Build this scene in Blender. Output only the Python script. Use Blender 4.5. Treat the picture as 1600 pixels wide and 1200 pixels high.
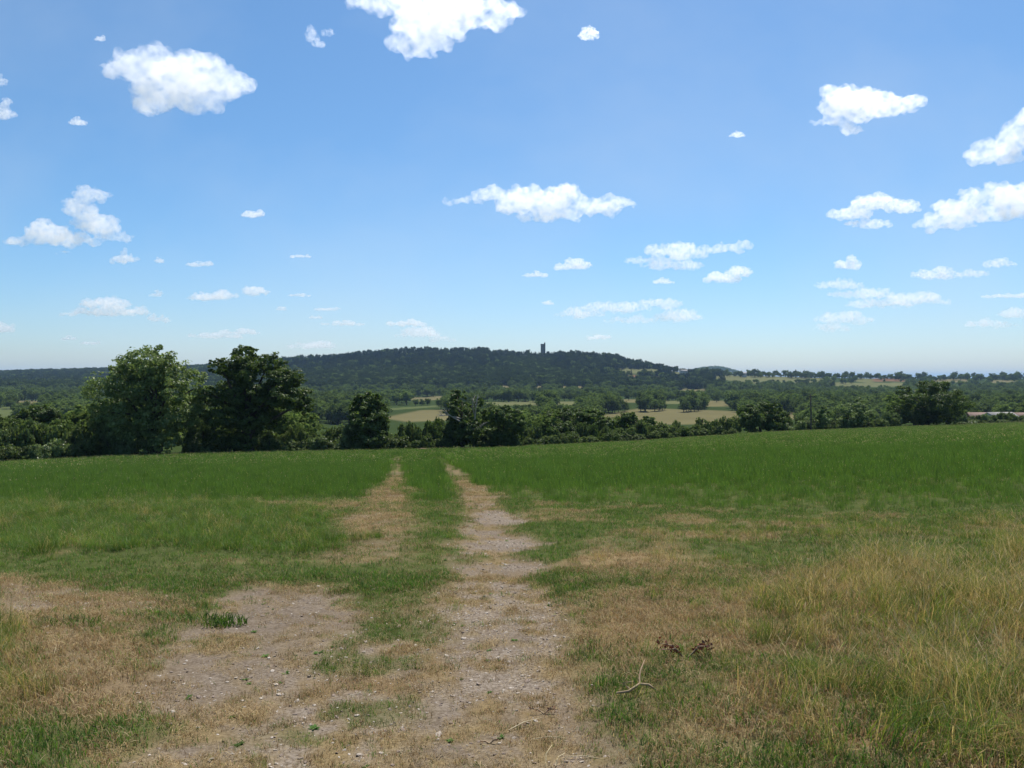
import bpy, bmesh, math, random
import numpy as np
from mathutils import Vector, Matrix, noise as mnoise

scene = bpy.context.scene
for o in list(bpy.data.objects):
    bpy.data.objects.remove(o)
C = scene.collection
R = math.radians

# ------------------------------------------------------------------ camera
FPX, CX, HV = 1256.0, 800.0, 590.0          # focal length and horizon in photo pixels (1600 x 1200)
EYE = 1.62
cam_d = bpy.data.cameras.new('camera')
cam_d.sensor_width = 36.0
cam_d.lens = 36.0 * FPX / 1600.0
cam_d.clip_start = 0.05
cam_d.clip_end = 120000.0
cam = bpy.data.objects.new('camera', cam_d)
C.objects.link(cam)
PITCH = math.atan((600.0 - HV) / FPX)
cam.location = (0, 0, EYE)
cam.rotation_euler = (math.pi / 2 - PITCH, 0, 0)
scene.camera = cam

# ------------------------------------------------------------------ sky and sun
SUN_EL, SUN_AZ = R(60), R(18)               # azimuth measured from +Y towards +X
world = bpy.data.worlds.new('World')
scene.world = world
world.use_nodes = True
wn = world.node_tree
wn.nodes.clear()
w_out = wn.nodes.new('ShaderNodeOutputWorld')
w_bg = wn.nodes.new('ShaderNodeBackground')
w_sky = wn.nodes.new('ShaderNodeTexSky')
w_sky.sky_type = 'NISHITA'
w_sky.sun_disc = False
w_sky.sun_elevation = SUN_EL
w_sky.sun_rotation = SUN_AZ
w_sky.altitude = 600
w_sky.air_density = 1.0
w_sky.dust_density = 1.0
w_sky.ozone_density = 8.0
w_bg.inputs['Strength'].default_value = 0.10
w_hs = wn.nodes.new('ShaderNodeHueSaturation')
w_hs.inputs['Saturation'].default_value = 1.08
w_hs.inputs['Hue'].default_value = 0.492
wn.links.new(w_sky.outputs[0], w_hs.inputs['Color'])
# thin high veils of cirrus, drawn out across the whole sky
w_tc = wn.nodes.new('ShaderNodeTexCoord')
w_mp = wn.nodes.new('ShaderNodeMapping')
w_mp.inputs['Rotation'].default_value = (0.5, 0.3, 0.9)
w_mp.inputs['Scale'].default_value = (1.0, 2.6, 1.6)
w_nz = wn.nodes.new('ShaderNodeTexNoise')
w_nz.inputs['Scale'].default_value = 2.2
w_nz.inputs['Detail'].default_value = 5
w_nz.inputs['Roughness'].default_value = .55
w_mr = wn.nodes.new('ShaderNodeMapRange')
w_mr.inputs[1].default_value, w_mr.inputs[2].default_value, w_mr.inputs[3].default_value, w_mr.inputs[4].default_value = .42, .75, 0.0, .22
w_mx = wn.nodes.new('ShaderNodeMix')
w_mx.data_type = 'RGBA'
w_mx.inputs[7].default_value = (5.2, 5.9, 6.6, 1)
wn.links.new(w_tc.outputs['Generated'], w_mp.inputs[0])
wn.links.new(w_mp.outputs[0], w_nz.inputs['Vector'])
wn.links.new(w_nz.outputs['Fac'], w_mr.inputs[0])
wn.links.new(w_mr.outputs[0], w_mx.inputs[0])
wn.links.new(w_hs.outputs[0], w_mx.inputs[6])
wn.links.new(w_mx.outputs[2], w_bg.inputs['Color'])
wn.links.new(w_bg.outputs[0], w_out.inputs['Surface'])

sun_d = bpy.data.lights.new('sun', 'SUN')
sun_d.energy = 5.0
sun_d.angle = R(0.55)
sun_d.color = (1.0, 0.95, 0.88)
sun = bpy.data.objects.new('sun', sun_d)
C.objects.link(sun)
SDIR = Vector((math.sin(SUN_AZ) * math.cos(SUN_EL), math.cos(SUN_AZ) * math.cos(SUN_EL), math.sin(SUN_EL)))
sun.rotation_euler = SDIR.to_track_quat('Z', 'Y').to_euler()
sun.location = (0, 0, 60)

scene.view_settings.view_transform = 'Standard'
scene.view_settings.look = 'None'
scene.view_settings.exposure = 0.42
scene.view_settings.gamma = 1.0
scene.cycles.use_denoising = True
scene.cycles.max_bounces = 16
scene.cycles.diffuse_bounces = 3
scene.cycles.glossy_bounces = 2
scene.cycles.transmission_bounces = 3
scene.cycles.volume_bounces = 16
scene.cycles.transparent_max_bounces = 12

def ray(u, v):
    """direction of the photograph's pixel in world space, Y component 1"""
    a = (u - CX) / FPX
    b = -(v - 600.0) / FPX
    c, s = math.cos(PITCH), math.sin(PITCH)
    d = Vector((a, c + b * s, b * c - s))
    return d / d.y

# ------------------------------------------------------------------ small tools
rng = np.random.default_rng(7)

def tag(o, label=None, cat=None, group=None, kind=None):
    if label: o['label'] = label
    if cat: o['category'] = cat
    if group: o['group'] = group
    if kind: o['kind'] = kind
    return o

def link(name, data, parent=None):
    o = bpy.data.objects.new(name, data)
    C.objects.link(o)
    if parent is not None: o.parent = parent
    return o

def empty(name, loc, rz=0.0):
    o = link(name, None)
    o.location = loc
    o.rotation_euler = (0, 0, rz)
    o.empty_display_size = 0.3
    return o

def lattice(ix, iy, seed):
    n = (ix.astype(np.int64) * 374761393 + iy.astype(np.int64) * 668265263 + seed * 974711) & 0x7fffffff
    n = (n ^ (n >> 13)) * 1274126177 & 0x7fffffff
    n = n ^ (n >> 16)
    return (n & 0xffff) / 65535.0

def vnoise(x, y, s, seed=0):
    x = np.asarray(x, float) / s; y = np.asarray(y, float) / s
    ix = np.floor(x); iy = np.floor(y); fx = x - ix; fy = y - iy
    fx = fx * fx * (3 - 2 * fx); fy = fy * fy * (3 - 2 * fy)
    a = lattice(ix, iy, seed); b = lattice(ix + 1, iy, seed)
    c = lattice(ix, iy + 1, seed); d = lattice(ix + 1, iy + 1, seed)
    return (a + (b - a) * fx) * (1 - fy) + (c + (d - c) * fx) * fy

def fbm(x, y, s, seed=0, oct=4):
    t = 0; amp = 1.0; tot = 0
    for k in range(oct):
        t = t + amp * vnoise(x, y, s / 2 ** k, seed + 17 * k); tot += amp; amp *= .55
    return t / tot                                  # 0..1, mean .5

def sstep(a, b, x):
    t = np.clip((np.asarray(x, float) - a) / (b - a), 0, 1)
    return t * t * (3 - 2 * t)

# ------------------------------------------------------------------ lie of the land
def uq(u): return (np.asarray(u, float) - CX) / FPX
EDGE = [(-500, 740, 72), (0, 725, 85), (200, 714, 90), (420, 708, 96), (640, 704, 102), (800, 700, 108), (1000, 690, 125),
        (1200, 676, 145), (1400, 668, 165), (1600, 661, 190), (2100, 650, 230)]
E_Q = uq([e[0] for e in EDGE])
E_Y = np.array([e[2] for e in EDGE], float)
E_S = np.array([(e[1] - HV) / FPX - EYE / e[2] for e in EDGE])
FLOOR = -25.0
RIDGE = [(-900, 588, 2500), (-300, 583, 2400), (0, 579, 2300), (150, 575, 2250), (320, 570, 2200), (430, 558, 2150), (500, 553, 2100), (560, 547, 2100),
         (640, 542, 2050), (740, 542, 2000), (800, 547, 2000), (848, 549, 2000), (900, 548, 1950), (950, 551, 1950), (1000, 562, 1900),
         (1040, 570, 1850), (1080, 576, 1800), (1120, 578, 1750), (1150, 579, 1700), (1200, 579.5, 1700), (1300, 581, 1700), (1450, 582, 1700), (1600, 582.5, 1700), (2200, 583, 1700)]
R_Q = uq([r[0] for r in RIDGE])
R_Y = np.array([r[2] for r in RIDGE], float)
R_Z = np.array([EYE + (HV - r[1]) / FPX * r[2] - 12.0 for r in RIDGE])

def H(X, Y):
    X = np.asarray(X, float); Y = np.asarray(Y, float)
    Yp = np.maximum(Y, 0.0)
    q = X / (Yp + 15 * np.exp(-Yp / 50) + 1e-6)
    q = np.clip(q, -1.2, 1.2)
    s = np.interp(q, E_Q, E_S)
    ye = np.interp(q, E_Q, E_Y)
    yf = np.minimum(Yp, ye + 40)
    z = -s * yf
    t = sstep(0, 300, Yp - ye - 15)
    z = z * (1 - t) + FLOOR * t
    yr = np.interp(q, R_Q, R_Y); zr = np.interp(q, R_Q, R_Z)
    t2 = np.clip((Yp - 1050) / (yr - 1050), 0, 1)
    t2 = t2 ** 1.35
    back = sstep(0, 1500, Yp - yr)
    z = np.where(Yp > 1000, FLOOR + (zr - FLOOR) * t2 * (1 - .75 * back), z)
    # a farther hill
    g = np.exp(-((q - uq(1115)) / .045) ** 2) * np.exp(-((Yp - 4800) / 700) ** 2)
    z = z + g * 72
    # gentle unevenness of the valley
    w = sstep(300, 700, Yp) * (1 - sstep(4000, 9000, Yp))
    z = z + w * (fbm(X, Y, 420, 5, 3) - .5) * 7
    return z

def hz(x, y): return float(H(x, y))

_ys = np.concatenate([np.linspace(1.5, 60, 1200), np.geomspace(60, 6000, 3000)[1:]])
def gp(u, v):
    """the ground point seen at a photograph pixel"""
    r = ray(u, v)
    zz = EYE + r.z * _ys - H(r.x * _ys, _ys)
    k = np.argmax(zz <= 0)
    if zz[k] > 0: k = len(_ys) - 1
    if k > 0 and zz[k] <= 0:
        a = zz[k - 1] / (zz[k - 1] - zz[k]); y = _ys[k - 1] + a * (_ys[k] - _ys[k - 1])
    else: y = _ys[k]
    return (r.x * y, y)

def poly(px): return np.array([gp(u, v) for u, v in px])

def sd(P, X, Y):
    """signed distance to a polygon in metres, positive inside"""
    d = np.full(X.shape, 1e9); ins = np.zeros(X.shape, bool)
    n = len(P)
    for i in range(n):
        ax, ay = P[i]; bx, by = P[(i + 1) % n]
        ex, ey = bx - ax, by - ay
        t = np.clip(((X - ax) * ex + (Y - ay) * ey) / (ex * ex + ey * ey + 1e-9), 0, 1)
        d = np.minimum(d, (X - ax - t * ex) ** 2 + (Y - ay - t * ey) ** 2)
        c = ((ay > Y) != (by > Y)) & (X < (bx - ax) * (Y - ay) / (by - ay + 1e-12) + ax)
        ins ^= c
    d = np.sqrt(d)
    return np.where(ins, d, -d)

# patches of the near ground, as ground outlines
Z = {k: poly(v) for k, v in {
    'track': [(60, 1230), (190, 1120), (240, 1050), (250, 1000), (300, 960), (360, 925), (430, 905), (560, 905), (625, 930), (690, 900), (700, 860),
              (715, 820), (722, 790), (712, 765), (692, 740), (676, 715), (690, 712), (735, 742), (775, 770), (795, 800), (850, 850), (868, 900),
              (885, 960), (905, 1010), (960, 1100), (1010, 1230)],
    'dirt': [(350, 935), (430, 908), (560, 908), (625, 935), (590, 985), (500, 1000), (430, 1060), (330, 1130), (250, 1120), (300, 1040), (330, 985)],
    'mid': [(430, 1060), (540, 985), (640, 960), (670, 1000), (640, 1080), (580, 1200), (400, 1230), (400, 1130)],
    'tongue': [(470, 893), (560, 880), (690, 880), (700, 915), (660, 955), (610, 985), (540, 960), (520, 925)],
    'left_rut': [(478, 890), (505, 850), (532, 815), (562, 785), (594, 756), (608, 714), (633, 713), (640, 760), (650, 790), (658, 830), (640, 885)],
    'between': [(630, 880), (645, 830), (640, 790), (634, 760), (632, 730), (672, 730), (700, 765), (722, 800), (700, 850), (690, 890)],
    'left_brown': [(-80, 895), (60, 895), (170, 915), (260, 945), (300, 985), (200, 985), (100, 1000), (-80, 960)],
    'left_dry': [(-60, 960), (100, 990), (240, 985), (250, 1050), (240, 1120), (360, 1270), (40, 1270), (70, 1150), (60, 1100)],
    'corner': [(-300, 990), (20, 990), (80, 1080), (120, 1270), (-300, 1270)],
    'bank': [(-400, 795), (0, 790), (300, 785), (480, 800), (545, 840), (500, 872), (300, 876), (100, 868), (-400, 862)],
    'verge': [(-400, 862), (100, 868), (300, 878), (600, 880), (560, 905), (400, 905), (280, 930), (150, 908), (-400, 893)],
    'gold': [(1180, 980), (1300, 900), (1600, 850), (2000, 850), (2000, 1230), (1300, 1230), (1150, 1110)],
    'rough': [(870, 880), (950, 840), (1200, 815), (1900, 800), (2100, 1230), (1010, 1230), (960, 1100), (905, 1010)],
    'field': [(-900, 800), (0, 790), (300, 784), (500, 782), (575, 775), (640, 790), (700, 785), (790, 775), (900, 788), (1100, 795), (1500, 800), (2300, 810),
              (2300, 655), (1600, 655), (1400, 660), (1200, 668), (1000, 683), (800, 694), (640, 698), (420, 701), (200, 706), (0, 718), (-900, 735)],
}.items()}

def covers(X, Y):
    """what covers the near ground at each point: bare soil, stones, dead straw, tall growth, field grass, all 0..1"""
    n4 = fbm(X, Y, .16, 19, 3); n1 = fbm(X, Y, 1.1, 3); n2 = fbm(X, Y, .45, 11); n3 = fbm(X, Y, 3.5, 23)
    wob = (n1 - .5) * 1.5 + (n2 - .5) * .8 + (n3 - .5) * np.clip(Y / 12, .3, 1.0)
    wob = wob * np.clip(Y / 9, .38, 1)
    m = {k: sstep(-.25, .3, sd(P, X, Y) + wob * (1.0 if k not in ('field', 'bank') else 1.6) * (.45 if k == 'left_rut' else 1) * (np.where(Y > 22, .35, 1.0) if k == 'track' else 1)) for k, P in Z.items()}
    far = sstep(14, 30, Y)
    bare = np.zeros_like(X); dry = np.zeros_like(X); stone = np.zeros_like(X)
    tall = .12 + 0 * X
    dry = np.maximum(dry, .45 * sstep(.42, .62, n1))
    # worn track
    worn = 1 - .14 * sstep(26, 60, Y)
    tr = m['track'] * (1 - .40 * sstep(16, 30, Y) * sstep(.62, .42, fbm(X, Y, 2.4, 61))) * worn
    bare = np.maximum(bare, tr * np.clip(.60 + 2.6 * (n1 - .5) + 2.2 * (n2 - .5) + 2.4 * (n4 - .5), 0, 1) * (1 - .55 * far))
    dry = np.maximum(dry, tr * .92)
    stone = np.maximum(stone, tr * (.35 + .65 * sstep(.40, .56, fbm(X, Y, .9, 41))) * (1 - .7 * far))
    di = m['dirt']; bare = np.maximum(bare, di * np.clip(.85 + 1.2 * (n4 - .5), 0, 1)); stone = stone * (1 - .6 * di)
    lr = m['left_rut'] * (1 - .35 * sstep(.58, .40, fbm(X, Y, 1.6, 63))) * worn
    dry = np.maximum(dry, lr * .85); bare = np.maximum(bare, lr * sstep(.42, .6, n1) * .6)
    bt = m['between']
    dry = dry * (1 - bt * .5); bare = bare * (1 - .8 * bt)
    ld = m['left_dry']
    bare = bare * (1 - .4 * ld)
    mi = m['mid']
    bare = bare * (1 - mi * .8 * sstep(.44, .62, n2)); dry = dry * (1 - mi * .7 * sstep(.46, .64, n2)); stone = np.maximum(stone, mi * .9)
    to = m['tongue']
    bare = bare * (1 - to * .9); dry = dry * (1 - to * .75)
    lb = m['left_brown']
    bare = np.maximum(bare, lb * np.clip(.55 + 1.4 * (n2 - .5), 0, 1)); dry = np.maximum(dry, lb * .9); stone = np.maximum(stone, lb * .8 * sstep(.5, .62, n1))
    ld = m['left_dry']
    dry = np.maximum(dry, ld * .95); bare = np.maximum(bare, ld * .35 * sstep(.45, .6, n1))
    co = m['corner']
    tall = np.maximum(tall, co * (.28 + .3 * n1)); dry = dry * (1 - co) + co * (.25 + .6 * sstep(.36, .58, n1)); bare = bare * (1 - co)
    ba = m['bank']
    tall = np.maximum(tall, ba * (.22 + .30 * n1)); dry = dry * (1 - ba) + ba * sstep(.55, .72, n1) * .3; bare = bare * (1 - ba)
    ve = m['verge']
    dry = dry * (1 - .85 * ve); bare = bare * (1 - .9 * ve)
    ro = m['rough']
    side = sstep(-.15, .55, X / np.maximum(Y, 1))
    gold = m['gold']; edge = 1 - sstep(.0, .22, X / np.maximum(Y, 1) - .06)
    rd = np.clip(.24 + .46 * gold + .34 * edge + 1.8 * (n3 - .5) + 2.2 * (n1 - .5), .06, 1)
    dry = dry * (1 - ro) + ro * rd
    bare = bare * (1 - ro) + ro * .25 * (1 - side) * sstep(.5, .65, n2)
    tall = np.maximum(tall, ro * (.10 + side * (.16 + .30 * gold) * (.4 + 1.0 * sstep(.3, .7, n1))))
    fi = m['field'] * (1 - np.clip(m['track'] + m['left_rut'], 0, 1) * .97 * worn)
    dry = dry * (1 - fi) + fi * .35 * sstep(.55, .75, n3) * sstep(45, 20, Y)
    bare = bare * (1 - fi)
    return dict(bare=np.clip(bare, 0, 1), dry=np.clip(dry, 0, 1), stone=np.clip(stone, 0, 1), tall=np.clip(tall, 0, 1), field=fi, rough=ro, bank=ba, track=tr, mid=mi)

def relief(X, Y, c=None):
    """fine relief of the near ground"""
    w = sstep(140, 60, Y)
    r = (fbm(X, Y, 2.2, 31, 3) - .5) * .10 + (fbm(X, Y, .35, 37, 3) - .5) * .035
    if c is not None:
        r = r - .05 * c['track'] + .05 * c['bank'] + .04 * c['rough']
    return r * w

# ------------------------------------------------------------------ materials
def new_mat(name):
    m = bpy.data.materials.new(name); m.use_nodes = True
    nt = m.node_tree; nt.nodes.clear()
    out = nt.nodes.new('ShaderNodeOutputMaterial')
    return m, nt, out

def nd(nt, t, **kw):
    n = nt.nodes.new(t)
    for k, v in kw.items():
        if k in n.inputs: n.inputs[k].default_value = v
        else: setattr(n, k, v)
    return n

def mixc(nt, fac, a, b, blend='MIX'):
    n = nt.nodes.new('ShaderNodeMix'); n.data_type = 'RGBA'; n.blend_type = blend
    for sock, val in ((n.inputs[0], fac), (n.inputs[6], a), (n.inputs[7], b)):
        if isinstance(val, (int, float)): sock.default_value = val
        elif isinstance(val, tuple): sock.default_value = val if len(val) == 4 else val + (1,)
        else: nt.links.new(val, sock)
    return n.outputs[2]

def math_n(nt, op, a, b=None, clamp=False):
    n = nt.nodes.new('ShaderNodeMath'); n.operation = op; n.use_clamp = clamp
    for i, v in enumerate((a, b)):
        if v is None: continue
        if isinstance(v, (int, float)): n.inputs[i].default_value = v
        else: nt.links.new(v, n.inputs[i])
    return n.outputs[0]

def noise_n(nt, scale, detail=4, rough=.55, coord=None):
    n = nd(nt, 'ShaderNodeTexNoise', Scale=scale, Detail=detail, Roughness=rough)
    if coord is not None: nt.links.new(coord, n.inputs['Vector'])
    return n.outputs['Fac']

def remap(nt, val, a, b, c=0.0, d=1.0):
    n = nt.nodes.new('ShaderNodeMapRange'); n.clamp = True
    nt.links.new(val, n.inputs[0])
    for i, v in enumerate((a, b, c, d)): n.inputs[i + 1].default_value = v
    return n.outputs[0]

def leaf_mat(name, dark, light, trans=.35, rand=.35, gloss=.06, rough=.5):
    """thin leaf or blade: colour from the per-leaf tint, with light passing through"""
    m, nt, out = new_mat(name)
    at = nd(nt, 'ShaderNodeAttribute', attribute_name='tint')
    oi = nt.nodes.new('ShaderNodeObjectInfo')
    col = mixc(nt, at.outputs['Fac'], dark, light)
    var = remap(nt, oi.outputs['Random'], 0, 1, 1 - rand, 1 + rand)
    mul = nt.nodes.new('ShaderNodeVectorMath'); mul.operation = 'SCALE'
    nt.links.new(col, mul.inputs[0]); nt.links.new(var, mul.inputs['Scale'])
    df = nt.nodes.new('ShaderNodeBsdfDiffuse'); tr = nt.nodes.new('ShaderNodeBsdfTranslucent'); gl = nd(nt, 'ShaderNodeBsdfGlossy', Roughness=rough)
    nt.links.new(mul.outputs[0], df.inputs['Color'])
    hs = nd(nt, 'ShaderNodeHueSaturation', Saturation=1.1, Value=1.15)
    nt.links.new(mul.outputs[0], hs.inputs['Color']); nt.links.new(hs.outputs[0], tr.inputs['Color'])
    a = nd(nt, 'ShaderNodeMixShader', Fac=trans); nt.links.new(df.outputs[0], a.inputs[1]); nt.links.new(tr.outputs[0], a.inputs[2])
    b = nd(nt, 'ShaderNodeMixShader', Fac=gloss); nt.links.new(a.outputs[0], b.inputs[1]); nt.links.new(gl.outputs[0], b.inputs[2])
    nt.links.new(b.outputs[0], out.inputs['Surface'])
    return m

def tinted_mat(name, a, b, scale, rough=.9, bump=.0, gen=True):
    """rough solid: two colours broken up by noise"""
    m, nt, out = new_mat(name)
    tc = nt.nodes.new('ShaderNodeTexCoord')
    f = noise_n(nt, scale, 5, .6, tc.outputs['Object'])
    oi = nt.nodes.new('ShaderNodeObjectInfo')
    f2 = math_n(nt, 'ADD', remap(nt, f, .3, .7), remap(nt, oi.outputs['Random'], 0, 1, -.3, .3), True)
    p = nd(nt, 'ShaderNodeBsdfPrincipled', Roughness=rough); p.inputs['Specular IOR Level'].default_value = .25
    nt.links.new(mixc(nt, f2, a, b), p.inputs['Base Color'])
    if bump:
        bn = nd(nt, 'ShaderNodeBump', Strength=bump, Distance=.05)
        nt.links.new(f, bn.inputs['Height']); nt.links.new(bn.outputs[0], p.inputs['Normal'])
    nt.links.new(p.outputs[0], out.inputs['Surface'])
    return m

# ------------------------------------------------------------------ clouds: vapour bodies a kilometre up
def noise3(P, seed):
    """value noise on points, -1..1"""
    i = np.floor(P).astype(np.int64); f = P - i; f = f * f * (3 - 2 * f)
    def h(dx, dy, dz):
        n = ((i[:, 0] + dx) * 374761393 + (i[:, 1] + dy) * 668265263 + (i[:, 2] + dz) * 2147483647 + seed * 974711) & 0x7fffffff
        n = (n ^ (n >> 13)) * 1274126177 & 0x7fffffff; n = n ^ (n >> 16)
        return (n & 0xffff) / 32767.5 - 1
    x = f[:, 0]; y = f[:, 1]; z = f[:, 2]
    a = h(0, 0, 0) * (1 - x) + h(1, 0, 0) * x; b = h(0, 1, 0) * (1 - x) + h(1, 1, 0) * x
    c = h(0, 0, 1) * (1 - x) + h(1, 0, 1) * x; d = h(0, 1, 1) * (1 - x) + h(1, 1, 1) * x
    return (a * (1 - y) + b * y) * (1 - z) + (c * (1 - y) + d * y) * z

def ico(n):
    bm = bmesh.new(); bmesh.ops.create_icosphere(bm, subdivisions=n, radius=1.0); bm.verts.index_update()
    r = (np.array([v.co[:] for v in bm.verts]), np.array([[v.index for v in f.verts] for f in bm.faces])); bm.free(); return r
ICO = (ico(2), ico(3))
CLOUD_BASE = 1000.0
STEP = .35
def cloud(blobs, label, thin=1.0, seed=0):
    r = random.Random(seed)
    d0 = ray(blobs[0][0], max(b[1] + b[3] for b in blobs))
    D = min(CLOUD_BASE / max(d0.z, .03), 24000.0)
    px = D / FPX
    ctr = ray(sum(b[0] for b in blobs) / len(blobs), sum(b[1] for b in blobs) / len(blobs)) * D
    VV, FF = [], []
    def ball(t, c, rad):
        FF.append(t[1] + sum(len(q) for q in VV)); VV.append(t[0] * np.array(rad) + np.array(c))
    small = len(blobs) == 1
    if small:                                   # a small puff is still a heap of lobes over a flat base
        u, v, ru, rv_ = blobs[0]; ru *= 1.12; rv_ *= 1.25
        blobs = [(u + r.uniform(-.15, .15) * ru, v + .15 * rv_, ru * .7, rv_ * .6)]
        for k in range(7):
            a = r.uniform(-1, 1); f = 1 - abs(a) ** 1.5
            blobs.append((u + a * ru * .85, v + rv_ * (.3 - r.uniform(.1, 1.1) * f), ru * r.uniform(.16, .36), rv_ * r.uniform(.35, .6)))
    lobes = []
    for (u, v, ru, rv_) in blobs:               # long flat bodies break into uneven heaps
        if ru < 2.0 * rv_: lobes.append((u, v, ru, rv_)); continue
        n = int(ru / rv_ * 1.5) + 1
        for k in range(n):
            a = -1 + 2 * (k + r.uniform(.2, .8)) / n; f = math.sqrt(max(.12, 1 - a * a))
            s = rv_ * f * r.uniform(.65, 1.15)
            lobes.append((u + a * ru * .92, v + rv_ * .45 - s * .55 + r.uniform(-.2, .1) * rv_, s * r.uniform(1.2, 1.9), s))
    blobs = lobes
    for (u, v, ru, rv_) in blobs:
        dep = (.7 * ru + .3 * rv_) * px * .8
        c = ray(u, v) * (D + r.uniform(-.5, .5) * dep) - ctr
        ball(ICO[1], c, (ru * px * .9, dep, rv_ * px * .85))
        for k in range(16 if ru > 18 else 8):
            th = r.uniform(0, 2 * math.pi); ph = math.asin(r.uniform(-.55, 1)); f = r.uniform(.22, .5)
            off = Vector((math.cos(th) * math.cos(ph) * ru * px, math.sin(th) * math.cos(ph) * dep, math.sin(ph) * rv_ * px * .9))
            q = f * min(ru, rv_) * px; ball(ICO[0], c + off * .92, (1.4 * q, 1.3 * q, .85 * q))
    me = bpy.data.meshes.new('cloud'); me.from_pydata(np.vstack(VV), [], np.vstack(FF)); me.update()
    ext = max(b[3] for b in blobs) * px
    o = link('cloud', me)
    md = o.modifiers.new('merge', 'REMESH'); md.mode = 'VOXEL'
    md.voxel_size = ext / (8 if small else 15)
    me2 = bpy.data.meshes.new_from_object(o.evaluated_get(bpy.context.evaluated_depsgraph_get()))
    o.modifiers.clear(); o.data = me2; bpy.data.meshes.remove(me)
    n = len(me2.vertices)
    co = np.empty(n * 3); me2.vertices.foreach_get('co', co); co = co.reshape(-1, 3)
    no = np.empty(n * 3); me2.vertex_normals.foreach_get('vector', no); no = no.reshape(-1, 3)
    a = np.zeros(n); amp = 1.0; fr = 1.7
    for k in range(4):
        a += amp * noise3(co / ext * fr * np.array([.8, .8, 1.2]) + seed * 7.7, seed + k); amp *= .62; fr *= 2.05
    co = co + no * (a * ext * .27)[:, None]
    me2.vertices.foreach_set('co', co.ravel())
    me2.update()
    md = o.modifiers.new('close', 'REMESH'); md.mode = 'VOXEL'; md.voxel_size = ext / (8 if small else 15)      # closes folds left by the billowing
    me3 = bpy.data.meshes.new_from_object(o.evaluated_get(bpy.context.evaluated_depsgraph_get()))
    o.modifiers.clear(); o.data = me3; bpy.data.meshes.remove(me2); me2 = me3
    m, nt, out = new_mat('cloud_vapour')
    p = nd(nt, 'ShaderNodeVolumePrincipled', Anisotropy=.6); p.inputs['Color'].default_value = (1, 1, 1, 1)
    tc = nt.nodes.new('ShaderNodeTexCoord')
    nz = noise_n(nt, 2.4 / ext, 4, .62, tc.outputs['Object'])
    nt.links.new(remap(nt, nz, .38, .66, 0.0, thin * 1.7 / ext), p.inputs['Density'])
    nt.links.new(p.outputs[0], out.inputs['Volume'])
    m.cycles.volume_step_rate = STEP
    me2.materials.clear(); me2.materials.append(m)
    o.location = ctr + Vector((0, 0, EYE))
    return tag(o, label, 'cloud', 'fair-weather clouds')

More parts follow.
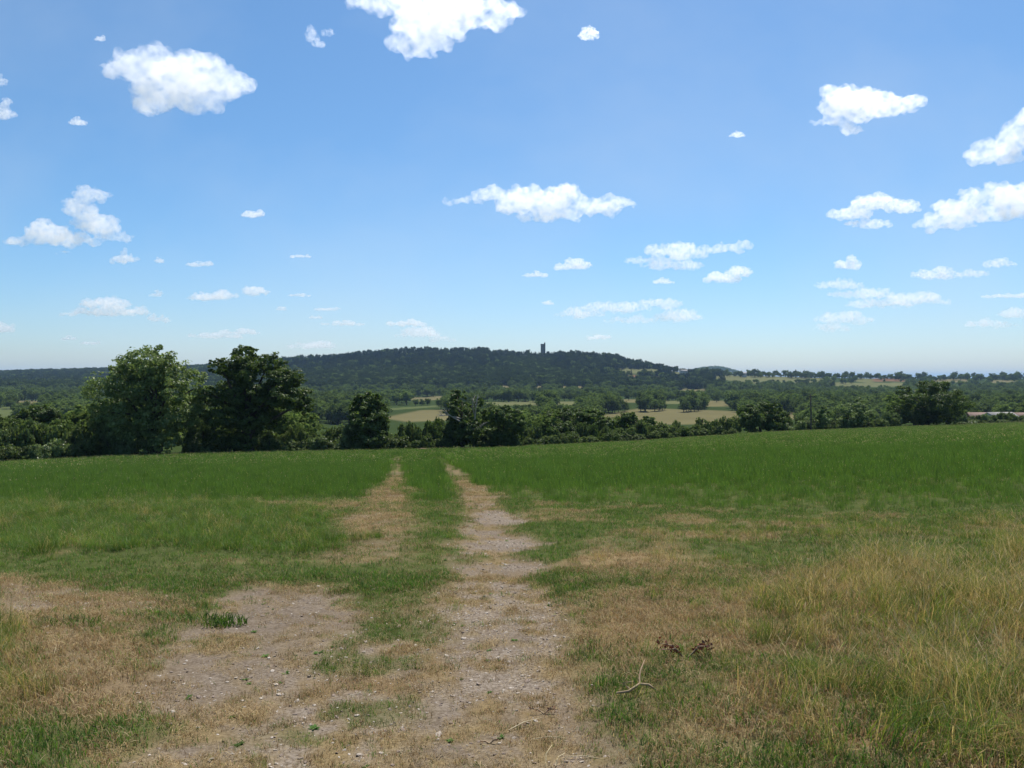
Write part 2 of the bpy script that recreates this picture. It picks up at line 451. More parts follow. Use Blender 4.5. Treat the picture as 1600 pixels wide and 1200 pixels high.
CLOUDS = [
 ([(200,105,38,22),(245,100,45,25),(290,115,55,35),(340,130,40,25),(365,130,24,22),(250,150,40,28),(235,165,25,18),(300,150,45,25)], 'large bright rounded cloud high above the pale ash', 1),
 ([(600,2,60,18),(670,30,60,36),(720,25,70,35),(780,20,35,18),(660,70,35,22),(640,60,35,16)], 'largest topmost cloud, cut by the upper picture edge', 1),
 ([(487,55,10,14),(498,72,8,7),(513,52,10,5)], 'thin ragged wisp just below and before the topmost cloud', .45),
 ([(922,53,15,13)], 'small round puff alone beside the topmost cloud', .8),
 ([(1330,150,45,20),(1350,168,60,25),(1400,165,45,18),(1300,190,35,10),(1330,205,22,7),(1425,158,20,9)], 'bright heaped cloud high above the rounded hedge tree', 1),
 ([(1590,215,28,30),(1560,245,48,16),(1610,190,20,26)], 'tall cloud cut by the picture edge above the long flat one', 1),
 ([(1150,211,15,5)], 'tiny flat wisp below and before the bright heaped cloud', .6),
 ([(770,305,35,15),(725,314,30,8),(830,315,55,25),(880,305,35,18),(860,335,50,14),(930,325,40,15),(970,318,28,11)], 'long white cloud floating straight above the tower', 1),
 ([(1330,335,35,13),(1370,318,40,13),(1410,325,28,11),(1360,350,40,8)], 'ragged cloud touching the end of the long flat cloud', .8),
 ([(1545,305,45,18),(1595,310,45,24),(1500,335,50,20),(1480,350,45,12),(1560,335,60,14)], 'long flat-based cloud reaching in from the picture edge', 1),
 ([(145,305,32,12),(125,325,20,17),(150,350,33,18),(175,372,27,11),(70,365,33,20),(35,378,30,9),(110,375,45,13),(100,395,15,5)], 'hooked cloud with a curling top above the low flat-topped tree', .9),
 ([(193,403,19,11)], 'small puff right under the hooked cloud', .6),
 ([(248,407,9,5)], 'tiny puff beside the one under the hooked cloud', .5),
 ([(312,413,24,5)], 'thin streak of cloud high over the gap between ash and oak', .6),
 ([(398,335,19,8)], 'small lens of cloud high above the oak', .8),
 ([(470,400,14,3.5)], 'short thin streak between the oak and the long white cloud', .5),
 ([(165,475,45,11),(160,488,72,9),(205,488,30,9)], 'broad domed cloud with a flat base over the pale ash', .9),
 ([(245,498,15,7)], 'small puff touching the broad domed cloud', .6),
 ([(315,464,24,7),(350,462,25,8),(400,456,22,8)], 'lumpy elongated cloud above the oak crown', .8),
 ([(467,461,16,3.5)], 'faint streak beside the lumpy elongated cloud', .5),
 ([(440,483,10,3.5)], 'tiny flat puff below the lumpy elongated cloud', .5),
 ([(515,483,21,3.5)], 'thin flat streak above the wooded skyline past the oak', .5),
 ([(493,496,9,3)], 'smallest speck of cloud over the skyline past the oak', .5),
 ([(535,506,34,4.5)], 'long thin streak low over the forest', .6),
 ([(630,505,31,7)], 'flat-based little cloud low over the long hilltop', .7),
 ([(335,524,42,7)], 'low pale cloud right above the gap between ash and oak', .6),
 ([(382,519,26,5)], 'thin pale cloud brushing the oak top', .6),
 ([(490,540,34,8)], 'low cloud resting on the forest skyline past the oak', .6),
 ([(655,522,40,9),(690,530,22,6)], 'low cloud sitting just above the long hilltop', .6),
 ([(8,513,22,10)], 'half cloud cut by the picture edge over the far forest', .7),
 ([(108,529,11,3.5)], 'tiny low puff over the far forest', .5),
 ([(145,536,19,3.5)], 'thin low streak over the far forest next to the ash', .5),
 ([(245,460,11,5)], 'small faint puff above the broad domed cloud', .45),
 ([(1010,408,35,7),(1060,395,55,14),(1120,390,45,9),(1155,385,25,7),(1050,415,55,9)], 'wide layered cloud above the hill shoulder', .75),
 ([(898,415,30,9)], 'small lens of cloud above the tower, under the long white one', .7),
 ([(836,429,17,5)], 'tiny flat cloud next to the small lens above the tower', .6),
 ([(1130,435,30,9),(1155,425,18,8)], 'rounded small cloud under the wide layered cloud', .75),
 ([(1038,440,16,5)], 'tiny puff right below the wide layered cloud', .55),
 ([(905,490,45,9),(960,480,55,13),(1030,475,40,11),(1060,495,40,11),(985,500,45,7)], 'long lumpy cloud low above the conifer skyline', .6),
 ([(938,526,18,6)], 'small low puff just above the conifers past the tower', .65),
 ([(857,473,9,4.5)], 'tiny puff over the tower beside the long lumpy cloud', .55),
 ([(1325,413,23,10)], 'small rounded cloud above the layered bank on the horizon', .75),
 ([(1310,445,45,9),(1350,460,60,9),(1430,467,50,15),(1370,475,50,8)], 'broad layered cloud bank above the pale hill pasture', .6),
 ([(1320,498,50,11),(1300,512,35,7)], 'low pale cloud under the broad layered bank', .5),
 ([(1460,428,40,11),(1510,428,40,7),(1560,412,30,7)], 'drawn-out cloud over the wide spreading tree', .6),
 ([(1575,462,38,5)], 'thin streak at the picture edge over the spreading tree', .55),
 ([(1590,490,25,11),(1550,507,45,8)], 'low cloud at the picture edge above the barns', .5),
 ([(8,175,18,15)], 'half puff cut by the picture edge beside the large rounded cloud', .7),
 ([(123,190,13,7)], 'little puff just below the large rounded cloud', .65),
 ([(158,60,9,5)], 'tiny wisp above the large rounded cloud', .5),
 ([(0,125,9,11)], 'faint scrap of cloud at the picture edge, upper one', .45),
]
for i, (bl, lab, th) in enumerate(CLOUDS): cloud(bl, lab, th, i)

# ------------------------------------------------------------------ the ground, one sheet to the horizon
def ground_material():
    m, nt, out = new_mat('ground_cover')
    geo = nt.nodes.new('ShaderNodeNewGeometry'); P = geo.outputs['Position']
    a = nd(nt, 'ShaderNodeAttribute', attribute_name='cover'); sa = nt.nodes.new('ShaderNodeSeparateColor'); nt.links.new(a.outputs['Color'], sa.inputs[0])
    bare, dry, stone = sa.outputs
    l = nd(nt, 'ShaderNodeAttribute', attribute_name='land')
    n_f = noise_n(nt, 38, 6, .65, P); n_m = noise_n(nt, 6, 5, .6, P); n_l = noise_n(nt, .7, 4, .6, P)
    soil = mixc(nt, remap(nt, n_m, .3, .7), (.084, .064, .046), (.150, .119, .088))
    soil = mixc(nt, remap(nt, n_f, .45, .75), soil, (.205, .168, .130))
    grit = mixc(nt, remap(nt, n_f, .4, .6), (.118, .092, .068), (.235, .197, .156))
    soil = mixc(nt, stone, soil, grit)
    straw = mixc(nt, remap(nt, n_f, .3, .7), (.125, .090, .048), (.26, .195, .105))
    straw = mixc(nt, remap(nt, n_l, .45, .7), straw, (.16, .108, .062))
    turf = mixc(nt, remap(nt, n_m, .3, .7), (.045, .058, .018), (.075, .090, .032))
    c = mixc(nt, dry, turf, straw)
    c = mixc(nt, bare, c, soil)
    # valley farmland: per-field colour held on the sheet
    lm = nd(nt, 'ShaderNodeAttribute', attribute_name='landmask')
    n_v = noise_n(nt, .02, 5, .6, P)
    landc = mixc(nt, remap(nt, n_v, .3, .7), l.outputs['Color'], (.6, .6, .6), 'MULTIPLY')
    landc = mixc(nt, .45, l.outputs['Color'], landc)
    c = mixc(nt, lm.outputs['Fac'], c, landc)
    p = nd(nt, 'ShaderNodeBsdfPrincipled', Roughness=.95); p.inputs['Specular IOR Level'].default_value = .0
    nt.links.new(c, p.inputs['Base Color'])
    bn = nd(nt, 'ShaderNodeBump', Strength=.5, Distance=.02); nt.links.new(n_f, bn.inputs['Height']); nt.links.new(bn.outputs[0], p.inputs['Normal'])
    nt.links.new(p.outputs[0], out.inputs['Surface'])
    return m

TAN, PALE, GREENF, BROWN, DARKW = (.138, .124, .060), (.122, .127, .056), (.085, .105, .040), (.16, .095, .055), (.036, .055, .018)
FIELDS = [(TAN, [(600, 653), (660, 641), (725, 639), (730, 656), (640, 659)]),
          (GREENF, [(600, 639), (690, 633), (692, 635.5), (606, 641)]),
          (TAN, [(930, 652), (1005, 638), (1165, 643), (1165, 661), (1000, 664), (930, 660)]),
          (PALE, [(750, 629), (840, 626.5), (846, 633), (752, 634)]), (PALE, [(866, 628), (908, 627), (908, 633), (866, 633)]), (PALE, [(1035, 626), (1066, 626), (1066, 631), (1035, 631)]),
          (PALE, [(960, 574.5), (1036, 578), (1034, 584), (965, 582)]), (PALE, [(1044, 582), (1080, 579), (1080, 586), (1046, 587)]),
          (BROWN, [(1012, 588), (1031, 589), (1029, 595), (1012, 594)]), (BROWN, [(972, 586), (1000, 587), (1000, 591), (975, 591)]),
          (PALE, [(1110, 590), (1135, 583), (1292, 590), (1296, 600), (1190, 601)]),
          (BROWN, [(1362, 588), (1412, 588), (1412, 596), (1362, 596)]), (PALE, [(1335, 592), (1362, 591), (1362, 597), (1335, 597)]),
          (PALE, [(1300, 598), (1420, 598), (1420, 604), (1300, 606)]),
          (TAN, [(1100, 626), (1140, 626), (1140, 635), (1100, 635)]), (TAN, [(965, 624), (1000, 624), (1000, 629), (965, 629)]),
          (TAN, [(780, 600), (796, 600), (796, 606), (780, 606)]), (TAN, [(834, 601), (850, 601), (850, 606), (834, 606)]), (TAN, [(876, 601), (888, 601), (888, 606), (876, 606)]), (TAN, [(900, 601), (912, 601), (912, 606), (900, 606)]),
          (TAN, [(1055, 607), (1110, 607), (1110, 611), (1055, 611)]),
          (TAN, [(25, 626), (70, 626), (70, 632), (25, 632)]), (GREENF, [(-40, 636), (28, 636), (25, 652), (-40, 652)]),
          (TAN, [(1455, 592), (1515, 592), (1515, 597), (1455, 597)]), (TAN, [(1548, 594), (1590, 594), (1590, 598), (1548, 598)]),
          (TAN, [(1195, 645), (1250, 645), (1250, 655), (1195, 655)]), (TAN, [(640, 622), (700, 618), (700, 624), (650, 627)])]
FIELD_PX = [np.array(f[1], float) for f in FIELDS]

def build_ground():
    fine = np.radians(np.arange(-44, 44.01, .16)); coarse = np.radians(np.arange(48, 312.1, 6))
    ang = np.concatenate([fine, coarse]); na = len(ang)
    rad = np.concatenate([[.4, .8, 1.2], np.geomspace(1.6, 60, 190), np.geomspace(60, 3000, 205)[1:], np.geomspace(3000, 30000, 26)[1:]]); nr = len(rad)
    A, Rr = np.meshgrid(ang, rad)
    X = (np.sin(A) * Rr).ravel(); Y = (np.cos(A) * Rr).ravel()
    z = H(X, Y)
    near = (Y < 200) & (Y > -5) & (np.abs(X) < 200)
    cov = np.zeros((len(X), 4)); cov[:, 1] = .25; cov[:, 3] = 1
    c = covers(X[near], Y[near])
    cov[near, 0] = c['bare']; cov[near, 1] = c['dry'] * (1 - .9 * c['field']); cov[near, 2] = c['stone']
    z[near] += relief(X[near], Y[near], c)
    land = np.zeros((len(X), 4)); land[:, :3] = DARKW; land[:, 3] = 1
    yed = np.interp(np.clip(X / np.maximum(Y, 1), -1.2, 1.2), E_Q, E_Y)
    lmask = sstep(6, 14, Y - yed)
    for colr, px in FIELDS:
        P = poly(px); d = sd(P, X, Y)
        w = sstep(-6, 2, d); w[Y < 200] = 0
        land[:, :3] = land[:, :3] * (1 - w[:, None]) + np.array(colr) * w[:, None]
    X = np.concatenate([[0], X]); Y = np.concatenate([[0], Y]); z = np.concatenate([[0], z])
    cov = np.vstack([cov[:1], cov]); land = np.vstack([land[:1], land]); lmask = np.concatenate([[0], lmask])
    idx = 1 + np.arange(na * nr).reshape(nr, na)
    a0 = idx[:-1]; a1 = np.roll(idx, -1, 1)[:-1]; b0 = idx[1:]; b1 = np.roll(idx, -1, 1)[1:]
    quads = np.stack([a0.ravel(), b0.ravel(), b1.ravel(), a1.ravel()], 1)[:, ::-1]
    tris = np.stack([np.zeros(na, int), idx[0], np.roll(idx[0], -1)], 1)[:, ::-1]
    me = bpy.data.meshes.new('ground')
    me.vertices.add(len(X)); me.vertices.foreach_set('co', np.stack([X, Y, z], 1).ravel())
    nl = quads.size + tris.size
    me.loops.add(nl); me.loops.foreach_set('vertex_index', np.concatenate([quads.ravel(), tris.ravel()]))
    me.polygons.add(len(quads) + len(tris))
    st = np.concatenate([np.arange(len(quads)) * 4, quads.size + np.arange(len(tris)) * 3])
    me.polygons.foreach_set('loop_start', st)
    me.polygons.foreach_set('use_smooth', np.ones(len(st), bool))
    for nm, dat in (('cover', cov), ('land', land)):
        at = me.attributes.new(nm, 'FLOAT_COLOR', 'POINT'); at.data.foreach_set('color', dat.ravel())
    at = me.attributes.new('landmask', 'FLOAT', 'POINT'); at.data.foreach_set('value', lmask)
    me.update(calc_edges=True); me.validate()
    me.materials.append(ground_material())
    return tag(link('ground', me), 'uneven pasture ground with a worn stony track falling towards the valley', 'ground', kind='structure')
ground = build_ground()

# ------------------------------------------------------------------ scatter of uncountable growth
def scatter(name, pts, rot, scl, idx, sources, label, cat):
    me = bpy.data.meshes.new(name)
    n = len(pts)
    me.vertices.add(n); me.vertices.foreach_set('co', np.asarray(pts, float).ravel())
    for nm, ty, key, dat in (('rot', 'FLOAT_VECTOR', 'vector', rot), ('scl', 'FLOAT', 'value', scl), ('idx', 'INT', 'value', idx)):
        at = me.attributes.new(nm, ty, 'POINT'); at.data.foreach_set(key, np.asarray(dat).ravel())
    o = link(name, me)
    ng = bpy.data.node_groups.new(name, 'GeometryNodeTree')
    ng.interface.new_socket('Geometry', in_out='INPUT', socket_type='NodeSocketGeometry')
    ng.interface.new_socket('Geometry', in_out='OUTPUT', socket_type='NodeSocketGeometry')
    N = ng.nodes; L = ng.links
    gi = N.new('NodeGroupInput'); go = N.new('NodeGroupOutput'); ip = N.new('GeometryNodeInstanceOnPoints'); g2 = N.new('GeometryNodeGeometryToInstance')
    for s in reversed(sources):
        ob = bpy.data.objects.new(s.name, s)          # never linked to the scene
        oi = N.new('GeometryNodeObjectInfo'); oi.inputs['Object'].default_value = ob; oi.inputs['As Instance'].default_value = False
        L.new(oi.outputs['Geometry'], g2.inputs[0])
    def attr(nm, ty):
        a = N.new('GeometryNodeInputNamedAttribute'); a.data_type = ty; a.inputs['Name'].default_value = nm; return a.outputs[0]
    er = N.new('FunctionNodeEulerToRotation'); L.new(attr('rot', 'FLOAT_VECTOR'), er.inputs[0])
    L.new(gi.outputs[0], ip.inputs['Points']); L.new(g2.outputs[0], ip.inputs['Instance'])
    ip.inputs['Pick Instance'].default_value = True
    L.new(attr('idx', 'INT'), ip.inputs['Instance Index']); L.new(er.outputs[0], ip.inputs['Rotation']); L.new(attr('scl', 'FLOAT'), ip.inputs['Scale'])
    L.new(ip.outputs[0], go.inputs[0])
    md = o.modifiers.new('scatter', 'NODES'); md.node_group = ng
    return tag(o, label, cat, kind='stuff')

def mesh_from(name, V, F, tint, mats, midx=None):
    me = bpy.data.meshes.new(name)
    V = np.asarray(V, float).reshape(-1, 3)
    nv = len(V)
    me.vertices.add(nv); me.vertices.foreach_set('co', V.ravel())
    if isinstance(F, np.ndarray):
        k = F.shape[1]; me.loops.add(F.size); me.loops.foreach_set('vertex_index', F.ravel())
        me.polygons.add(len(F)); me.polygons.foreach_set('loop_start', np.arange(len(F)) * k)
        nf = len(F)
    else:
        nf = len(F); ln = np.array([len(f) for f in F]); me.loops.add(int(ln.sum())); me.loops.foreach_set('vertex_index', np.concatenate([np.asarray(f) for f in F]))
        me.polygons.add(nf); me.polygons.foreach_set('loop_start', np.concatenate([[0], np.cumsum(ln)[:-1]]))
    if midx is not None: me.polygons.foreach_set('material_index', np.asarray(midx))
    if tint is not None:
        at = me.attributes.new('tint', 'FLOAT', 'POINT'); at.data.foreach_set('value', np.asarray(tint, float))
    me.update(calc_edges=True); me.validate()
    for mt in mats: me.materials.append(mt)
    return me

def blades(name, n, dia, h0, h1, width, lean, mats, pmat=None, tints=(0, 1), heads=0.0, flat=False, seed=1):
    """a clump of bent grass blades"""
    r = np.random.default_rng(seed)
    V, F, T, M = [], [], [], []
    for i in range(n):
        a = r.uniform(0, 2 * math.pi); rr = dia / 2 * math.sqrt(r.uniform(0, 1))
        p = np.array([math.cos(a) * rr, math.sin(a) * rr, -.01])
        h = r.uniform(h0, h1); b = r.uniform(0, 2 * math.pi)
        out = np.array([math.cos(b), math.sin(b), 0.]); side = np.array([-out[1], out[0], 0.])
        rot = r.uniform(-1, 1); side = side * math.cos(rot) + out * math.sin(rot) * .6
        ln = r.uniform(.3, 1) * lean * h
        w = width * r.uniform(.7, 1.3)
        t0 = r.uniform(*tints); mi = 0 if pmat is None else int(r.choice(len(pmat), p=pmat))
        k0 = len(V)
        if flat:
            z0 = r.uniform(.004, .02); z1 = z0 + r.uniform(-.004, .03)
            q = p + out * h; p[2] = z0; q[2] = z1; mid = (p + q) / 2 + side * h * r.uniform(-.15, .15); mid[2] += r.uniform(0, .02)
            up = np.array([0, 0, w * .5])
            V += [p - side * w, p + side * w, mid - side * w + up, mid + side * w - up, q]
        else:
            p1 = p + np.array([0, 0, h * .5]) + out * ln * .25; p2 = p + np.array([0, 0, h * (1 - .22 * lean)]) + out * ln
            V += [p - side * w, p + side * w, p1 - side * w * .8, p1 + side * w * .8, p2]
        F += [(k0, k0 + 1, k0 + 3, k0 + 2), (k0 + 2, k0 + 3, k0 + 4)]; M += [mi, mi]; T += [t0] * 5
        if heads and r.uniform() < heads:
            k1 = len(V); e = V[-1]; hl = h * r.uniform(.14, .24); hw = width * r.uniform(1.3, 2.2); d = np.array([0, 0, 1.]) * .7 + out * .6; d /= np.linalg.norm(d)
            V += [e - d * hl * .3, e + side * hw + d * hl * .3, e + d * hl, e - side * hw + d * hl * .3]
            F += [(k1, k1 + 1, k1 + 2, k1 + 3)]; M += [len(mats) - 1]; T += [r.uniform(.5, 1)] * 4
    return mesh_from(name, V, F, T, mats, M)

def sample_ground(n, amin, amax, ymin, ymax, power=2.0):
    """random ground points in a wedge around the viewing direction, even per area when power is 2"""
    q = rng.uniform(amin, amax, n)
    y = (rng.uniform(0, 1, n) * (ymax ** power - ymin ** power) + ymin ** power) ** (1 / power)
    return q * (y + 1.2), y

G_FIELD = leaf_mat('field_grass_blade', (.066, .130, .020), (.140, .220, .046), .42, .30, .02, .45)
G_LAWN = leaf_mat('turf_blade', (.060, .125, .018), (.125, .21, .042), .38, .3, .015)
G_ROUGH = leaf_mat('rough_grass_blade', (.095, .140, .020), (.22, .235, .050), .42, .3, .015)
G_STRAW = leaf_mat('dead_straw', (.25, .180, .085), (.48, .37, .190), .35, .25, .02, .6)
G_GOLD = leaf_mat('golden_grass', (.33, .228, .080), (.56, .435, .180), .42, .25, .01)
G_SEED = leaf_mat('seed_head', (.30, .22, .10), (.46, .37, .19), .35, .2, .02)
G_RUST = leaf_mat('rusty_dead_grass', (.18, .108, .050), (.31, .205, .10), .35, .25, .015)

def put(X, Y, c=None):
    if c is None: c = covers(X, Y)
    return np.stack([X, Y, H(X, Y) + relief(X, Y, c)], 1)

def rots(n, tilt=.12):
    return np.stack([rng.normal(0, tilt, n), rng.normal(0, tilt, n), rng.uniform(0, 6.283, n)], 1)

def field_grass():
    src = [blades('field_clump', 46, .42, .20, .38, .0034, .5, [G_FIELD, G_SEED], [1, 0], (0, 1), .036, seed=s) for s in (1, 2, 3)]
    src += [blades('field_clump_wide', 70, 1.0, .22, .40, .008, .5, [G_FIELD, G_SEED], [1, 0], (0, 1), .036, seed=s) for s in (4, 5, 6)]
    X, Y = sample_ground(34000, -.78, .78, 12, 55); c = covers(X, Y)
    hi = fbm(X, Y, 9, 71, 3)
    k = rng.uniform(0, 1, len(X)) < c['field'] * np.clip(1 - c['dry'] * .8, 0, 1) * (.45 + 1.1 * hi)
    a = put(X[k], Y[k], {q: v[k] for q, v in c.items()}); s1 = rng.uniform(.65, 1.15, len(a)) * (.65 + .5 * sstep(18, 32, Y[k])) * (.75 + .5 * hi[k])
    i1 = rng.integers(0, 3, len(a))
    X, Y = sample_ground(60000, -.80, .80, 45, 200)
    ye = np.interp(X / Y, E_Q, E_Y)
    k = (Y < ye + 1.5); X, Y = X[k], Y[k]; c = covers(X, Y); k = rng.uniform(0, 1, len(X)) < c['field'] + .02; X, Y = X[k], Y[k]
    b = put(X, Y, {q: v[k] for q, v in c.items()}); s2 = rng.uniform(.7, 1.15, len(b)) * (.8 + .4 * fbm(X, Y, 14, 71, 3)); i2 = rng.integers(3, 6, len(b))
    pts = np.vstack([a, b])
    return scatter('field_grass', pts, rots(len(pts), .1), np.concatenate([s1, s2]), np.concatenate([i1, i2]), src,
                   'dense green meadow grass covering the sloping field', 'grass')
field_grass()

def short_turf():
    src = [blades('turf_clump', 34, .22, .03, .085, .0026, .8, [G_LAWN, G_STRAW], [.85, .15], (0, 1), 0, seed=s) for s in (11, 12, 13)]
    src += [blades('turf_clump_dry', 26, .22, .025, .07, .0024, 1.0, [G_RUST, G_STRAW, G_LAWN], [.45, .4, .15], (0, 1), 0, seed=s) for s in (14, 15, 16)]
    X, Y = sample_ground(85000, -.85, .85, 2.0, 34); X2, Y2 = sample_ground(24000, -.85, .85, 1.8, 9.5); X = np.concatenate([X, X2]); Y = np.concatenate([Y, Y2]); c = covers(X, Y)
    dens = np.clip(1.15 - c['bare'] * 1.25, .03, 1) * (1 - .9 * c['field']) * (1 - .35 * sstep(.4, .8, c['tall']))
    k = rng.uniform(0, 1, len(X)) < dens
    X, Y = X[k], Y[k]; c = {q: v[k] for q, v in c.items()}
    d = rng.uniform(0, 1, len(X)) < c['dry'] ** .8
    i = np.where(d, 3, 0) + rng.integers(0, 3, len(X))
    s = rng.uniform(.6, 1.3, len(X)) * (.75 + .9 * c['tall']) * np.where(c['track'] > .5, .7, 1.0) * (1 + .5 * sstep(10, 25, Y))
    return scatter('short_turf', put(X, Y, c), rots(len(X), .15), s, i, src, 'short patchy green and sun-scorched turf beside the track', 'grass')
short_turf()

def rough_grass():
    src = [blades('rough_clump', 52, .30, .16, .40, .0021, 1.0, [G_ROUGH, G_GOLD, G_LAWN], [.56, .09, .35], (0, 1), 0, seed=s) for s in (21, 22, 23)]
    src += [blades('rough_clump_dry', 46, .32, .18, .46, .0015, 1.1, [G_GOLD, G_RUST, G_ROUGH, G_SEED], [.55, .17, .28, 0], (0, 1), .4, seed=s) for s in (24, 25, 26)]
    src += [blades('seed_stalks', 16, .40, .36, .64, .0011, .8, [G_GOLD, G_SEED], [1, 0], (.2, 1), 1.0, seed=s) for s in (27, 28, 29)]
    src += [blades('lush_clump', 52, .30, .16, .40, .0023, 1.0, [G_FIELD, G_LAWN, G_ROUGH], [.5, .25, .25], (0, 1), 0, seed=s) for s in (30, 34, 35)]
    X, Y = sample_ground(46000, -.95, .95, 1.8, 24); c = covers(X, Y)
    dens = np.clip(c['tall'] * 1.6 - .18, 0, 1) * (1 - c['bare'])
    k = rng.uniform(0, 1, len(X)) < dens
    X, Y = X[k], Y[k]; c = {q: v[k] for q, v in c.items()}
    u = rng.uniform(0, 1, len(X))
    pat = fbm(X, Y, 1.7, 91, 3)
    dr = np.clip(c['dry'] * (.35 + 1.1 * sstep(.38, .62, pat)), 0, 1)
    i = np.where(u < dr * .72, 3, 0) + rng.integers(0, 3, len(X))
    i = np.where((c['bank'] > .3) & (i < 3) & (rng.uniform(0, 1, len(X)) < .8), i + 9, i)
    st = rng.uniform(0, 1, len(X)) < .26 * dr + .02
    i = np.where(st, 6 + rng.integers(0, 3, len(X)), i)
    s = rng.uniform(.55, 1.2, len(X)) * (.35 + .9 * c['tall'])
    return scatter('rough_grass', put(X, Y, c), rots(len(X), .2), s, i, src, 'tall unmown grass mixed with bleached seed stalks on the rough verge', 'grass')
rough_grass()

def straw_litter():
    src = [blades('straw_mat', 40, .28, .015, .07, .0009, 1, [G_STRAW, G_RUST], [.7, .3], (0, 1), 0, True, seed=s) for s in (31, 32, 33)]
    X, Y = sample_ground(55000, -.85, .85, 2.0, 32); X2, Y2 = sample_ground(14000, -.85, .85, 1.8, 9.5); X = np.concatenate([X, X2]); Y = np.concatenate([Y, Y2]); c = covers(X, Y)
    dens = c['dry'] * (.06 + .94 * (1 - c['bare'])) * (1 - .95 * c['field']) * (1 - .6 * sstep(.35, .7, c['tall']))
    k = rng.uniform(0, 1, len(X)) < dens * (1 - .62 * c['track']) * (.2 + 1.2 * fbm(X, Y, .8, 55, 3))
    X, Y = X[k], Y[k]; c = {q: v[k] for q, v in c.items()}
    return scatter('straw_litter', put(X, Y, c), rots(len(X), .04), rng.uniform(.6, 1.3, len(X)) * (1 + .6 * sstep(10, 25, Y)), rng.integers(0, 3, len(X)), src,
                   'bleached straw and dead grass lying flat along the worn track', 'straw')
straw_litter()

def gravel():
    mats = [tinted_mat('pale_flint', (.27, .225, .18), (.46, .40, .33), 30, .8), tinted_mat('brown_stone', (.14, .105, .08), (.27, .21, .165), 30, .85)]
    src = []
    for s in range(5):
        bm = bmesh.new(); bmesh.ops.create_icosphere(bm, subdivisions=1, radius=1.0)
        rr = random.Random(s)
        for v in bm.verts: v.co *= rr.uniform(.7, 1.15); v.co.x *= 1.35; v.co.z *= .48
        me = bpy.data.meshes.new('stone'); bm.to_mesh(me); bm.free(); me.materials.append(mats[0 if s < 3 else 1]); src.append(me)
    X, Y = sample_ground(200000, -.85, .85, 2.0, 26, 1.7); c = covers(X, Y)
    dens = np.clip(c['stone'] * (.25 + .9 * c['bare']) + .06 * c['bare'], 0, 1)
    k = rng.uniform(0, 1, len(X)) < dens * 1.1
    X, Y = X[k], Y[k]; c = {q: v[k] for q, v in c.items()}
    s =   .0030 + 0.0085 * rng.uniform(0, 1, len(X)) ** 2.0 + .013 * (rng.uniform(0, 1, len(X)) ** 14)
    p = put(X, Y, c); p[:, 2] += s * .15
    return scatter('gravel', p, rots(len(X), .25), s, rng.choice(5, len(X), p=[.2, .17, .13, .25, .25]), src, 'pale flint gravel and small stones trodden into the track', 'gravel')
gravel()

def low_weeds():
    W = leaf_mat('weed_leaf', (.045, .095, .022), (.09, .16, .045), .25, .3, .0, .4)
    src = []
    for s in range(3):
        r = np.random.default_rng(60 + s); V, F, T = [], [], []
        for i in range(13):
            a = r.uniform(0, 6.283); d = np.array([math.cos(a), math.sin(a), 0]); sd_ = np.array([-d[1], d[0], 0]); ln = r.uniform(.5, 1); w = ln * .2; k0 = len(V); up = np.array([0, 0, 1.])
            V += [d * .05, d * ln * .45 + sd_ * w + up * .22 * ln, d * ln + up * r.uniform(.05, .3), d * ln * .45 - sd_ * w + up * .22 * ln]
            F.append((k0, k0 + 1, k0 + 2, k0 + 3)); T += [r.uniform(0, 1)] * 4
        src.append(mesh_from('rosette', V, F, T, [W]))
    X, Y = sample_ground(9000, -.8, .8, 2.2, 20); c = covers(X, Y)
    dens = (.05 + 0.5 * c['mid'] * sstep(.4, .6, fbm(X, Y, .8, 77, 2)) + .05 * c['track']) * (1 - c['field'])
    k = rng.uniform(0, 1, len(X)) < dens
    X, Y = X[k], Y[k]; c = {q: v[k] for q, v in c.items()}
    return scatter('low_weeds', put(X, Y, c), rots(len(X), .1), rng.uniform(.016, .045, len(X)), rng.integers(0, 3, len(X)), src, 'small leafy green weeds dotted over the stony track', 'weeds')
low_weeds()

# ------------------------------------------------------------------ trees and hedge
BARK = tinted_mat('bark', (.035, .028, .02), (.09, .075, .055), 3.0, .95, .4)
DEADWOOD = tinted_mat('bleached_dead_wood', (.20, .18, .15), (.36, .33, .29), 4.0, .9)
LEAF = {
    'oak': leaf_mat('oak_leaf', (.036, .068, .013), (.125, .175, .040), .44, .12, .02, .5),
    'ash': leaf_mat('ash_leaf', (.065, .108, .024), (.22, .28, .09), .48, .12, .03, .45),
    'thorn': leaf_mat('hawthorn_leaf', (.052, .086, .020), (.16, .205, .058), .44, .18, .02, .5),
    'pale': leaf_mat('sallow_leaf', (.085, .13, .034), (.20, .26, .09), .46, .15, .03, .45),
    'far': leaf_mat('woodland_leaf', (.050, .084, .022), (.165, .212, .062), .42, .32, .0, .5),
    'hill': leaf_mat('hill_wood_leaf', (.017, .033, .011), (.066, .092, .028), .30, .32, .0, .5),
    'fir': leaf_mat('conifer_needle', (.012, .028, .012), (.032, .058, .022), 0.12, .25, .0, .5),
}

